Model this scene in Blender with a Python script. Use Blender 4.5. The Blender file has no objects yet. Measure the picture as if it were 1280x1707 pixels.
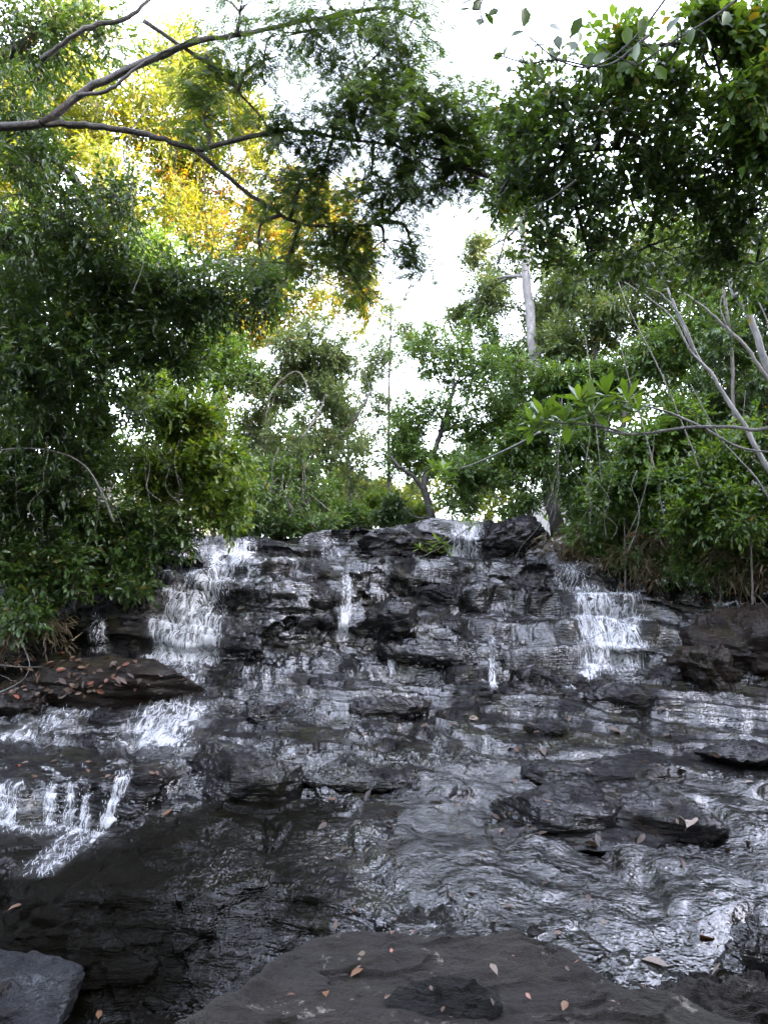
import bpy, math
import numpy as np
from math import radians, sin, cos, tan, atan2, pi

# ------------------------------------------------------------------ camera, sky, sun, exposure
scene = bpy.context.scene
COL = scene.collection
PITCH = radians(7.0)
FPX = 1314.0                                    # focal length in pixels of the 1280x1707 photograph
cd = bpy.data.cameras.new('camera')
cam = bpy.data.objects.new('camera', cd)
COL.objects.link(cam)
cam.location = (0, 0, 0)
cam.rotation_euler = (pi / 2 + PITCH, 0, 0)
cd.sensor_fit = 'VERTICAL'
cd.sensor_height = 24.0
cd.lens = 24.0 * FPX / 1707.0
cd.clip_start = 0.05
cd.clip_end = 1000
scene.camera = cam

SUN_EL = radians(14.0)
SUN_DIR = np.array([cos(SUN_EL) * 0.94, -cos(SUN_EL) * 0.34, sin(SUN_EL)])
SUN_DIR /= np.linalg.norm(SUN_DIR)
world = bpy.data.worlds.new("World")
scene.world = world
world.use_nodes = True
wt = world.node_tree
sky = wt.nodes.new('ShaderNodeTexSky')
sky.sky_type = 'NISHITA'
sky.sun_disc = False
sky.sun_elevation = SUN_EL
sky.sun_rotation = atan2(SUN_DIR[0], SUN_DIR[1])
sky.air_density = 1.0
sky.dust_density = 1.5
sky.ozone_density = 1.2
hs = wt.nodes.new('ShaderNodeHueSaturation')          # a thin veil of evening cloud: the sky is nearly white
hs.inputs['Saturation'].default_value = 0.40
wt.links.new(sky.outputs[0], hs.inputs['Color'])
tn = wt.nodes.new('ShaderNodeMix'); tn.data_type = 'RGBA'; tn.blend_type = 'MULTIPLY'
tn.inputs[0].default_value = 1.0; tn.inputs[7].default_value = (1.0, 0.97, 1.06, 1)
wt.links.new(hs.outputs[0], tn.inputs[6])
wt.links.new(tn.outputs[2], wt.nodes['Background'].inputs[0])
wt.nodes['Background'].inputs[1].default_value = 0.15

sl = bpy.data.lights.new('sun', 'SUN')
sl.energy = 2.0
sl.angle = radians(0.6)
sl.color = (1.0, 0.79, 0.45)
so = bpy.data.objects.new('sun', sl)
COL.objects.link(so)
so.location = (20, -6, 30)
# the lamp shines along its local -Z
import mathutils
so.rotation_euler = mathutils.Vector(SUN_DIR.tolist()).to_track_quat('Z', 'Y').to_euler()

scene.view_settings.view_transform = 'Standard'
scene.view_settings.look = 'None'
scene.view_settings.exposure = 4.85
scene.view_settings.gamma = 1.0
scene.view_settings.use_curve_mapping = False
scene.cycles.max_bounces = 7
scene.cycles.diffuse_bounces = 4
scene.cycles.glossy_bounces = 3
scene.cycles.transmission_bounces = 4
scene.cycles.transparent_max_bounces = 12
scene.cycles.sample_clamp_indirect = 6.0

# ------------------------------------------------------------------ pixel of the photo + distance -> point in the place
CT, ST = cos(PITCH), sin(PITCH)
def W(px, py, Y):
    u = (np.asarray(px, float) - 640.0) / FPX
    v = (853.5 - np.asarray(py, float)) / FPX
    dy = CT - v * ST
    dz = ST + v * CT
    Y = np.asarray(Y, float)
    return np.stack(np.broadcast_arrays(u / dy * Y, Y, dz / dy * Y), -1)

def project(P):
    x, y, z = P[..., 0], P[..., 1], P[..., 2]
    d = y * CT + z * ST
    v = -y * ST + z * CT
    return 640.0 + FPX * x / d, 853.5 - FPX * v / d

# ------------------------------------------------------------------ noise
def _hash(ix, iy, iz, seed):
    h = (ix.astype(np.uint32) * np.uint32(374761393) + iy.astype(np.uint32) * np.uint32(668265263)
         + iz.astype(np.uint32) * np.uint32(2147483647 - 58) + np.uint32((seed * 974634777) & 0xffffffff))
    h = (h ^ (h >> np.uint32(13))) * np.uint32(1274126177)
    h = (h ^ (h >> np.uint32(16))) * np.uint32(2246822519)
    h = h ^ (h >> np.uint32(15))
    return h.astype(np.float64) / 4294967295.0 * 2 - 1

def vnoise(P, seed=0):
    f = np.floor(P)
    i = f.astype(np.int64)
    t = P - f
    t = t * t * t * (t * (t * 6 - 15) + 10)
    out = 0
    for dx in (0, 1):
        wx = t[..., 0] if dx else 1 - t[..., 0]
        for dy in (0, 1):
            wy = t[..., 1] if dy else 1 - t[..., 1]
            for dz in (0, 1):
                wz = t[..., 2] if dz else 1 - t[..., 2]
                out = out + wx * wy * wz * _hash(i[..., 0] + dx, i[..., 1] + dy, i[..., 2] + dz, seed)
    return out

ROT = np.array([[0.80, 0.36, -0.48], [-0.48, 0.86, -0.15], [0.36, 0.35, 0.86]])
def fbm(P, freq=1.0, octs=4, seed=0, gain=0.5, ridged=False):
    Q = np.asarray(P, float) * freq
    a, s, out = 1.0, 0.0, 0.0
    for k in range(octs):
        n = vnoise(Q, seed + k * 17)
        if ridged:
            n = 1 - 2 * np.abs(n)
        out = out + a * n
        s += a
        a *= gain
        Q = (Q @ ROT.T) * 2.03 + 11.7
    return out / s

def sstep(a, b, x):
    t = np.clip((x - a) / (b - a), 0, 1)
    return t * t * (3 - 2 * t)

def terrace(q, h, sharp=0.25):
    r = q / h
    k = np.floor(r)
    f = r - k
    return (k + sstep(1 - sharp, 1.0, f)) * h

def norm(v):
    return v / np.maximum(np.linalg.norm(v, axis=-1, keepdims=True), 1e-9)

# ------------------------------------------------------------------ objects
def mesh_obj(name, V, faces, mat, parent=None, origin=None, attrs=None, uv=None, smooth=True):
    """faces: list of int arrays (n,3) or (n,4); one mesh object, vertices given in world space."""
    V = np.asarray(V, float)
    me = bpy.data.meshes.new(name)
    o = np.zeros(3) if origin is None else np.asarray(origin, float)
    me.vertices.add(len(V))
    me.vertices.foreach_set('co', (V - o).astype(np.float32).ravel())
    faces = [np.asarray(f, np.int32) for f in faces if len(f)]
    nl = sum(f.size for f in faces)
    npoly = sum(len(f) for f in faces)
    loops = np.concatenate([f.ravel() for f in faces])
    tot = np.concatenate([np.full(len(f), f.shape[1], np.int32) for f in faces])
    start = np.concatenate([[0], np.cumsum(tot)[:-1]]).astype(np.int32)
    me.loops.add(nl)
    me.loops.foreach_set('vertex_index', loops.astype(np.int32))
    me.polygons.add(npoly)
    me.polygons.foreach_set('loop_start', start)
    me.polygons.foreach_set('loop_total', tot)
    me.polygons.foreach_set('use_smooth', np.full(npoly, smooth, bool))
    if attrs:
        for k, a in attrs.items():
            at = me.attributes.new(k, 'FLOAT', 'POINT')
            at.data.foreach_set('value', np.asarray(a, np.float32).ravel())
    if uv is not None:
        ul = me.uv_layers.new(name='UVMap')
        ul.data.foreach_set('uv', np.asarray(uv, np.float32)[loops].ravel())
    me.update(calc_edges=True)
    ob = bpy.data.objects.new(name, me)
    me.materials.append(mat)
    COL.objects.link(ob)
    if parent is not None:
        ob.parent = parent
    elif origin is not None:
        ob.location = o.tolist()
    return ob

def tag(o, label, cat, group=None, kind=None):
    if label: o['label'] = label
    if cat: o['category'] = cat
    if group: o['group'] = group
    if kind: o['kind'] = kind
    return o

def empty(name, loc, label, cat, group=None):
    o = bpy.data.objects.new(name, None)
    o.location = [float(c) for c in loc]
    o.empty_display_size = 0.2
    COL.objects.link(o)
    return tag(o, label, cat, group)

def grid_faces(nr, nc):
    i = np.arange(nr * nc).reshape(nr, nc)
    return np.stack([i[:-1, :-1], i[:-1, 1:], i[1:, 1:], i[1:, :-1]], -1).reshape(-1, 4)

class Geo:
    """collects vertices, faces and a tint value per vertex for ONE mesh"""
    def __init__(s):
        s.V, s.F3, s.F4, s.T, s.n = [], [], [], [], 0
    def add(s, V, F3=None, F4=None, T=None):
        V = np.asarray(V, float).reshape(-1, 3)
        s.V.append(V)
        if F3 is not None and len(F3): s.F3.append(np.asarray(F3, np.int64) + s.n)
        if F4 is not None and len(F4): s.F4.append(np.asarray(F4, np.int64) + s.n)
        s.T.append(np.broadcast_to(np.asarray(0.5 if T is None else T, float), (len(V),)))
        s.n += len(V)
    def tube(s, pts, radii, sides=7, wob=0.0, seed=0, T=None):
        P = np.asarray(pts, float)
        n = len(P)
        R = np.broadcast_to(np.asarray(radii, float), (n,))
        tan_ = norm(np.gradient(P, axis=0))
        ref = np.array([0.31, 0.9, 0.27]) if abs(tan_[:, 2]).mean() > 0.6 else np.array([0.1, 0.2, 1.0])
        a = norm(np.cross(tan_, ref))
        b = np.cross(tan_, a)
        th = np.arange(sides) * 2 * pi / sides
        ring = a[:, None, :] * np.cos(th)[None, :, None] + b[:, None, :] * np.sin(th)[None, :, None]
        r = R[:, None]
        if wob:
            r = r * (1 + wob * vnoise(P[:, None, :] * 3.1 + ring * 1.7, seed))
        V = P[:, None, :] + ring * r[..., None]
        i = np.arange(n * sides).reshape(n, sides)
        j = np.roll(i, -1, 1)
        F = np.stack([i[:-1], j[:-1], j[1:], i[1:]], -1).reshape(-1, 4)
        V = np.concatenate([V.reshape(-1, 3), P[:1], P[-1:]])
        c0, c1 = n * sides, n * sides + 1
        F3 = np.concatenate([np.stack([np.full(sides, c0), j[0], i[0]], -1), np.stack([np.full(sides, c1), i[-1], j[-1]], -1)])
        s.add(V, F3, F, T)
    def build(s, name, mat, parent=None, origin=None, smooth=True):
        F = []
        if s.F3: F.append(np.concatenate(s.F3))
        if s.F4: F.append(np.concatenate(s.F4))
        return mesh_obj(name, np.concatenate(s.V), F, mat, parent, origin, {'tint': np.concatenate(s.T)}, smooth=smooth)

def smooth_path(pts, n=24, jit=0.0, rng=None):
    P = np.asarray(pts, float)
    d = np.concatenate([[0], np.cumsum(np.linalg.norm(np.diff(P, axis=0), axis=1))])
    t = np.linspace(0, d[-1], n)
    k = max(1, len(P))
    # Catmull-Rom through the points
    out = []
    for tt in t:
        i = min(np.searchsorted(d, tt, side='right') - 1, len(P) - 2)
        p1, p2 = P[i], P[i + 1]
        p0 = P[i - 1] if i > 0 else 2 * p1 - p2
        p3 = P[i + 2] if i + 2 < len(P) else 2 * p2 - p1
        u = (tt - d[i]) / max(d[i + 1] - d[i], 1e-9)
        out.append(0.5 * ((2 * p1) + (-p0 + p2) * u + (2 * p0 - 5 * p1 + 4 * p2 - p3) * u * u + (-p0 + 3 * p1 - 3 * p2 + p3) * u ** 3))
    out = np.array(out)
    if jit and rng is not None:
        out[1:-1] += rng.normal(0, jit, (n - 2, 3))
    return out

# ------------------------------------------------------------------ materials
class M:
    def __init__(s, name):
        s.m = bpy.data.materials.new(name)
        s.m.use_nodes = True
        s.t = s.m.node_tree
        s.t.nodes.clear()
        s.out = s.n('ShaderNodeOutputMaterial')
    def n(s, typ, **kw):
        nd = s.t.nodes.new(typ)
        for k, v in kw.items():
            if k.startswith('_'): setattr(nd, k[1:], v)
        return nd
    def set(s, nd, **ins):
        for k, v in ins.items():
            key = k.replace('__', ' ')
            if hasattr(v, 'is_output') or isinstance(v, bpy.types.NodeSocket):
                s.t.links.new(v, nd.inputs[key])
            else:
                nd.inputs[key].default_value = v
        return nd
    def link(s, a, b): s.t.links.new(a, b)
    def pos(s, scale=(1, 1, 1), rot=(0, 0, 0)):
        g = s.n('ShaderNodeNewGeometry')
        mp = s.n('ShaderNodeMapping')
        mp.inputs['Scale'].default_value = scale
        mp.inputs['Rotation'].default_value = rot
        s.link(g.outputs['Position'], mp.inputs['Vector'])
        return mp.outputs[0]
    def uv(s, scale):
        g = s.n('ShaderNodeUVMap')
        mp = s.n('ShaderNodeMapping')
        mp.inputs['Scale'].default_value = scale
        s.link(g.outputs[0], mp.inputs['Vector'])
        return mp.outputs[0]
    def noise(s, vec, scale, detail=4.0, rough=0.55, dist=0.0):
        nd = s.n('ShaderNodeTexNoise')
        s.link(vec, nd.inputs['Vector'])
        nd.inputs['Scale'].default_value = scale
        nd.inputs['Detail'].default_value = detail
        nd.inputs['Roughness'].default_value = rough
        nd.inputs['Distortion'].default_value = dist
        return nd.outputs[0]
    def ramp(s, fac, stops):
        nd = s.n('ShaderNodeValToRGB')
        e = nd.color_ramp.elements
        while len(e) < len(stops): e.new(0.5)
        for el, (p, c) in zip(e, stops):
            el.position = p
            el.color = (*c, 1) if len(c) == 3 else c
        s.link(fac, nd.inputs[0])
        return nd.outputs[0]
    def fr(s, fac, a, b, lo=0.0, hi=1.0):
        nd = s.n('ShaderNodeMapRange')
        s.link(fac, nd.inputs[0])
        for k, v in zip((1, 2, 3, 4), (a, b, lo, hi)): nd.inputs[k].default_value = v
        return nd.outputs[0]
    def math(s, op, a, b=0.0):
        nd = s.n('ShaderNodeMath', _operation=op)
        for i, v in enumerate((a, b)):
            if isinstance(v, bpy.types.NodeSocket): s.link(v, nd.inputs[i])
            else: nd.inputs[i].default_value = v
        return nd.outputs[0]
    def mix(s, fac, a, b):
        nd = s.n('ShaderNodeMix', _data_type='RGBA')
        for sock, v in ((nd.inputs[0], fac), (nd.inputs[6], a), (nd.inputs[7], b)):
            if isinstance(v, bpy.types.NodeSocket): s.link(v, sock)
            else: sock.default_value = v if isinstance(v, (int, float)) else (*v, 1)
        return nd.outputs[2]
    def attr(s, name):
        nd = s.n('ShaderNodeAttribute')
        nd.attribute_name = name
        return nd.outputs['Fac']
    def bump(s, h, strength, dist, normal=None):
        nd = s.n('ShaderNodeBump')
        s.link(h, nd.inputs['Height'])
        nd.inputs['Strength'].default_value = strength
        nd.inputs['Distance'].default_value = dist
        if normal is not None: s.link(normal, nd.inputs['Normal'])
        return nd.outputs[0]
    def bsdf(s, **ins):
        return s.set(s.n('ShaderNodeBsdfPrincipled'), **ins)
    def done(s, shader):
        s.link(shader, s.out.inputs['Surface'])
        return s.m

def rock_mat(name, dark, mid, light, wet=1.0, moss=0.25, rough=(0.35, 0.75), lines=0.0, crust=0.0):
    m = M(name)
    p = m.pos()
    pl = m.pos((1.0, 1.0, 5.0), (0.05, 0.10, 0))
    n1 = m.noise(p, 1.7, 7, 0.62, 0.4)
    n2 = m.noise(pl, 5.0, 6, 0.65, 0.6)
    n3 = m.noise(p, 85.0, 5, 0.75)
    c = m.ramp(n1, [(0.30, dark), (0.52, mid), (0.74, light)])
    c = m.mix(m.fr(n2, 0.35, 0.7, 0, 0.55), c, dark)
    c = m.mix(m.fr(n3, 0.45, 0.70, 0, 0.55), c, light)
    if not wet:
        c = m.mix(m.fr(m.noise(p, 240.0, 2, 0.6), 0.40, 0.62, 0, 0.75), c, tuple(v * 0.35 for v in dark))
        c = m.mix(m.fr(m.noise(m.pos((0.5, 2.2, 1.0)), 16.0, 7, 0.75, 0.8), 0.50, 0.66, 0, 0.75), c, dark)
    mo = m.noise(p, 2.6, 5, 0.6, 0.3)
    c = m.mix(m.fr(mo, 0.52, 0.68, 0, moss), c, (0.030, 0.028, 0.010))
    if crust:
        cr = m.noise(p, 7.0, 6, 0.75)
        c = m.mix(m.fr(cr, 0.60, 0.66, 0, crust), c, (0.24, 0.22, 0.19))
    if wet:
        gm = m.noise(m.pos((1, 1, 1.6)), 1.9, 6, 0.68, 0.6)
        c = m.mix(m.fr(gm, 0.55, 0.66, 0, 0.8), c, (0.013, 0.0135, 0.0040))
        c = m.mix(m.fr(gm, 0.42, 0.34, 0, 0.7), c, (0.017, 0.0105, 0.0065))
        c = m.mix(m.attr('algae_and_shade'), c, (0.0036, 0.0031, 0.0017))  # algae patches, and the painted darkness of the lower left hump
    h1 = m.noise(pl, 9.0, 8, 0.68, 0.5)
    h2 = m.noise(p, 40.0, 5, 0.7)
    vo = m.n('ShaderNodeTexVoronoi', _feature='DISTANCE_TO_EDGE')
    m.link(m.pos((1.0, 1.0, 2.2), (0.1, 0.3, 0.4)), vo.inputs['Vector'])
    vo.inputs['Scale'].default_value = 2.3
    crack = m.fr(vo.outputs['Distance'], 0.0, 0.035, 0.0, 1.0)
    h3 = m.noise(p, 150.0, 2, 0.6)
    h = m.math('ADD', m.math('MULTIPLY', h1, 1.0), m.math('MULTIPLY', h2, 0.45))
    h = m.math('ADD', h, m.math('MULTIPLY', h3, 0.16))
    h = m.math('ADD', h, m.math('MULTIPLY', crack, 0.12))
    nb = m.bump(h, 1.0, 0.05 if wet else 0.09)
    r = m.fr(m.noise(p, 3.0, 5, 0.6), 0.3, 0.7, rough[0], rough[1])
    b = m.bsdf(Base__Color=c, Roughness=r, Normal=nb)
    b.inputs['Specular IOR Level'].default_value = 0.3
    if wet:
        m.set(b, **{'Specular__IOR__Level': m.fr(m.attr('algae_and_shade'), 0, 1, 0.07, 0.02)})
    if wet:
        fl = m.pos((1.0, 0.45, 0.45))
        w1 = m.noise(fl, 22.0, 1.0, 0.45, 0.8)
        w2 = m.noise(fl, 60.0, 1.0, 0.45)
        hc = m.noise(pl, 9.0, 2.0, 0.5, 0.5)
        wn = m.bump(m.math('ADD', m.math('ADD', m.math('MULTIPLY', w1, 0.5), m.math('MULTIPLY', w2, 0.2)), m.math('MULTIPLY', hc, 0.7)), 1.0, 0.027)
        dry = m.attr('dry')
        b.inputs['Coat IOR'].default_value = 1.7
        cw = m.fr(m.noise(p, 1.5, 5, 0.62, 0.5), 0.43, 0.54, 0.12, 1.0)
        m.set(b, Coat__Weight=m.math('MULTIPLY', m.math('MULTIPLY', cw, wet), m.math('SUBTRACT', 1.0, dry)), Coat__Roughness=0.035, Coat__Normal=wn)
    return m.done(b.outputs[0])

MAT = {}
MAT['bed'] = rock_mat('wet_rock', (0.00186, 0.00186, 0.002046), (0.00496, 0.004712, 0.005208), (0.01488, 0.01364, 0.01426), 1.0, 0.6)
MAT['slab'] = rock_mat('dry_grey_rock', (0.008779, 0.0062, 0.004687), (0.02195, 0.01612, 0.0125), (0.05268, 0.03844, 0.02916), 0.0, 0.35, (0.55, 0.85), crust=0.8)
MAT['boulder'] = rock_mat('damp_rock', (0.00434, 0.004092, 0.00465), (0.01116, 0.01054, 0.01178), (0.0248, 0.02294, 0.02418), 0.6, 0.4, (0.3, 0.55))
MAT['dark_slab'] = rock_mat('dark_stone', (0.00186, 0.00186, 0.00186), (0.004464, 0.004092, 0.004092), (0.01042, 0.0093, 0.0093), 0.0, 0.3, (0.5, 0.8))
MAT['brown_rock'] = rock_mat('brown_rock', (0.007126, 0.005299, 0.004321), (0.01754, 0.01301, 0.01037), (0.03837, 0.0289, 0.0229), 0.25, 0.5, (0.45, 0.7))
MAT['pale_rock'] = rock_mat('pale_rock', (0.00992, 0.01116, 0.01302), (0.02108, 0.02294, 0.02604), (0.0403, 0.04092, 0.04464), 0.3, 0.3, (0.4, 0.7))

def soil_mat():
    m = M('forest_soil')
    p = m.pos()
    c = m.ramp(m.noise(p, 2.5, 8, 0.7), [(0.3, (0.010, 0.009, 0.006)), (0.55, (0.030, 0.024, 0.015)), (0.75, (0.030, 0.045, 0.015))])
    b = m.bsdf(Base__Color=c, Roughness=0.9, Normal=m.bump(m.noise(p, 14, 6, 0.7), 1.0, 0.1))
    return m.done(b.outputs[0])
MAT['soil'] = soil_mat()

def water_mat():
    m = M('stream_water')
    p = m.pos((0.75, 1.0, 1.0), (0, 0, 0.12))
    w0 = m.noise(p, 6.0, 0.0, 0.5, 0.6)
    w1 = m.noise(p, 19.0, 1.3, 0.5, 1.0)
    w2 = m.noise(p, 58.0, 1.0, 0.45, 0.5)
    calm = m.fr(m.noise(m.pos(), 0.9, 3, 0.5), 0.35, 0.6, 0.45, 1.0)
    h = m.math('ADD', m.math('MULTIPLY', w0, 0.65), m.math('MULTIPLY', w1, 0.5))
    h = m.math('ADD', h, m.math('MULTIPLY', w2, 0.20))
    h = m.math('MULTIPLY', h, calm)
    nb = m.bump(h, 1.0, 0.056)
    fr = m.n('ShaderNodeFresnel')
    fr.inputs['IOR'].default_value = 1.85
    m.link(nb, fr.inputs['Normal'])
    gl = m.n('ShaderNodeBsdfGlossy')
    gl.inputs['Roughness'].default_value = 0.025
    m.link(nb, gl.inputs['Normal'])
    tr = m.n('ShaderNodeBsdfTransparent')
    tr.inputs['Color'].default_value = (0.80, 0.80, 0.74, 1)
    mx = m.n('ShaderNodeMixShader')
    m.link(fr.outputs[0], mx.inputs[0]); m.link(tr.outputs[0], mx.inputs[1]); m.link(gl.outputs[0], mx.inputs[2])
    return m.done(mx.outputs[0])
MAT['water'] = water_mat()

def foam_mat():
    m = M('white_water')
    wv = m.noise(m.uv((5.0, 3.0, 1.0)), 1.0, 3, 0.5)
    uvw = m.uv((1.0, 1.0, 1.0))
    cmb = m.n('ShaderNodeVectorMath', _operation='ADD')
    sc = m.n('ShaderNodeVectorMath', _operation='SCALE')
    nt = m.n('ShaderNodeTexNoise')
    m.link(m.uv((6.0, 2.5, 1.0)), nt.inputs['Vector']); nt.inputs['Scale'].default_value = 1.0
    m.link(nt.outputs['Color'], sc.inputs[0]); sc.inputs['Scale'].default_value = 0.20
    m.link(uvw, cmb.inputs[0]); m.link(sc.outputs[0], cmb.inputs[1])
    mp = m.n('ShaderNodeMapping'); mp.inputs['Scale'].default_value = (24, 4.0, 1)
    m.link(cmb.outputs[0], mp.inputs['Vector'])
    s1 = m.noise(mp.outputs[0], 1.0, 4, 0.62)
    mp2 = m.n('ShaderNodeMapping'); mp2.inputs['Scale'].default_value = (80, 20, 1)
    m.link(cmb.outputs[0], mp2.inputs['Vector'])
    s2 = m.noise(mp2.outputs[0], 1.0, 3, 0.6)
    s = m.math('ADD', m.math('MULTIPLY', s1, 0.62), m.math('MULTIPLY', s2, 0.38))
    f = m.attr('foam')
    thr = m.fr(f, 0.0, 1.0, 0.68, 0.365)
    a = m.math('MULTIPLY', m.math('SUBTRACT', s, thr), 4.0)
    nd = m.n('ShaderNodeClamp'); m.link(a, nd.inputs[0]); a = nd.outputs[0]
    a = m.math('MAXIMUM', m.math('MULTIPLY', a, 0.96), m.math('MULTIPLY', f, 0.05))
    nb = m.bump(s, 1.0, 0.03)
    b = m.bsdf(Base__Color=(0.86, 0.88, 0.91, 1), Roughness=0.35, Normal=nb)
    tl = m.n('ShaderNodeBsdfTranslucent'); tl.inputs['Color'].default_value = (0.75, 0.78, 0.82, 1)
    m1 = m.n('ShaderNodeMixShader'); m1.inputs[0].default_value = 0.35
    m.link(b.outputs[0], m1.inputs[1]); m.link(tl.outputs[0], m1.inputs[2])
    tr = m.n('ShaderNodeBsdfTransparent')
    mx = m.n('ShaderNodeMixShader')
    m.link(a, mx.inputs[0]); m.link(tr.outputs[0], mx.inputs[1]); m.link(m1.outputs[0], mx.inputs[2])
    return m.done(mx.outputs[0])
MAT['foam'] = foam_mat()

def leaf_mat(name, lo, hi, trans=0.35, rough=0.42, tr_gain=1.6):
    m = M(name)
    t = m.attr('tint')
    c = m.ramp(t, [(0.0, lo), (0.50, tuple(0.5 * (a + b) for a, b in zip(lo, hi))), (0.90, hi), (1.0, (max(hi[0] * 1.9, 0.05), hi[1] * 0.85, hi[2] * 0.7))])
    b = m.bsdf(Base__Color=c, Roughness=rough)
    b.inputs['Specular IOR Level'].default_value = 0.5
    tl = m.n('ShaderNodeBsdfTranslucent')
    mul = m.n('ShaderNodeMix', _data_type='RGBA', _blend_type='MULTIPLY')
    mul.inputs[0].default_value = 1.0
    m.link(c, mul.inputs[6]); mul.inputs[7].default_value = (tr_gain * 1.25, tr_gain * 1.1, tr_gain * 0.35, 1)
    m.link(mul.outputs[2], tl.inputs['Color'])
    mx = m.n('ShaderNodeMixShader'); mx.inputs[0].default_value = trans
    m.link(b.outputs[0], mx.inputs[1]); m.link(tl.outputs[0], mx.inputs[2])
    return m.done(mx.outputs[0])
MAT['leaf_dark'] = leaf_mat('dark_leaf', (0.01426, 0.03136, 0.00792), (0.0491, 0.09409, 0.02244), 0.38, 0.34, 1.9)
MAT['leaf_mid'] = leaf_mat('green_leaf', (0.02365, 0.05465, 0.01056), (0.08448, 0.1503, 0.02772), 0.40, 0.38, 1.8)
MAT['leaf_bright'] = leaf_mat('bright_leaf', (0.02822, 0.07056, 0.0084), (0.1142, 0.168, 0.0204), 0.45, 0.42)
MAT['leaf_grey'] = leaf_mat('grey_green_leaf', (0.03505, 0.05914, 0.02006), (0.1012, 0.1436, 0.05016), 0.40, 0.38, 1.8)
MAT['leaf_yellow'] = leaf_mat('yellow_green_leaf', (0.04675, 0.085, 0.0085), (0.153, 0.1615, 0.017), 0.48, 0.5)
MAT['leaf_feather'] = leaf_mat('feathery_leaf', (0.01518, 0.03485, 0.00924), (0.05313, 0.09504, 0.0198), 0.42, 0.5, 1.9)
MAT['leaf_dead'] = leaf_mat('dry_leaf', (0.01364, 0.00806, 0.00558), (0.0992, 0.0558, 0.03224), 0.12, 0.55, 0.8)
MAT['leaf_orange'] = leaf_mat('orange_leaf', (0.05, 0.022, 0.011), (0.15, 0.068, 0.026), 0.15, 0.5, 0.9)
MAT['leaf_pale'] = leaf_mat('bleached_leaf', (0.062, 0.0465, 0.03596), (0.1612, 0.124, 0.0961), 0.12, 0.55, 0.8)
MAT['straw'] = leaf_mat('dry_straw', (0.062, 0.0465, 0.0248), (0.186, 0.1488, 0.0868), 0.2, 0.6, 0.9)

def bark_mat(name, dark, light):
    m = M(name)
    p = m.pos((1, 1, 0.4))
    c = m.ramp(m.noise(p, 11.0, 6, 0.65, 0.5), [(0.33, dark), (0.55, tuple((a + b) / 2 for a, b in zip(dark, light))), (0.70, light)])
    c = m.mix(m.fr(m.noise(m.pos(), 4.0, 4, 0.6), 0.5, 0.7, 0, 0.5), c, (0.045, 0.055, 0.035))
    b = m.bsdf(Base__Color=c, Roughness=0.75, Normal=m.bump(m.noise(p, 30.0, 5, 0.7), 0.8, 0.015))
    return m.done(b.outputs[0])
MAT['bark_pale'] = bark_mat('pale_bark', (0.0558, 0.05146, 0.0465), (0.1798, 0.1705, 0.1612))
MAT['bark_grey'] = bark_mat('grey_bark', (0.0372, 0.03224, 0.0279), (0.1488, 0.1302, 0.1116))
MAT['bark_brown'] = bark_mat('brown_bark', (0.016, 0.014, 0.012), (0.075, 0.062, 0.052))
MAT['bark_dark'] = bark_mat('dark_bark', (0.0093, 0.00806, 0.00682), (0.0372, 0.03224, 0.0279))

# ------------------------------------------------------------------ ground: the valley sides
def ground_z(x, y):
    fl = np.interp(y, [-90, -6, 3, 5, 8.5, 10, 13, 16, 40, 140], [-4, -3.2, -3.0, -3.0, -2.2, -1.7, -0.1, 0.7, 2.0, 5.0])
    lx = -(2.6 + 0.27 * np.clip(y, 0, 22))
    rx = 3.3 + 0.28 * np.clip(y, 0, 22)
    dl = np.clip(lx - x, 0, None)
    dr = np.clip(x - rx, 0, None)
    up_l = np.interp(dl, [0, 4, 22, 45, 120], [0, 2.0, 11, 14, 16])
    up_r = np.interp(dr, [0, 4, 20, 32, 120], [0, 2.2, 16, 19, 20])  # right side raised out of view to keep the low sun off the cascade
    return fl + up_l + up_r
gx = np.concatenate([-np.geomspace(150, 12, 60), np.linspace(-11.9, 11.9, 200), np.geomspace(12, 150, 60)])
gy = np.concatenate([np.linspace(-100, -5, 60), np.linspace(-4.6, 26, 220), np.geomspace(26.5, 160, 60)])
GX, GY = np.meshgrid(gx, gy)
GZ = ground_z(GX, GY)
GP = np.stack([GX, GY, GZ], -1)
GP[..., 2] += 0.22 * fbm(GP * np.array([1, 1, 0]), 0.7, 5, 3)
mesh_obj('ground', GP.reshape(-1, 3), [grid_faces(len(gy), len(gx))], MAT['soil'])['kind'] = 'structure'

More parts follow.
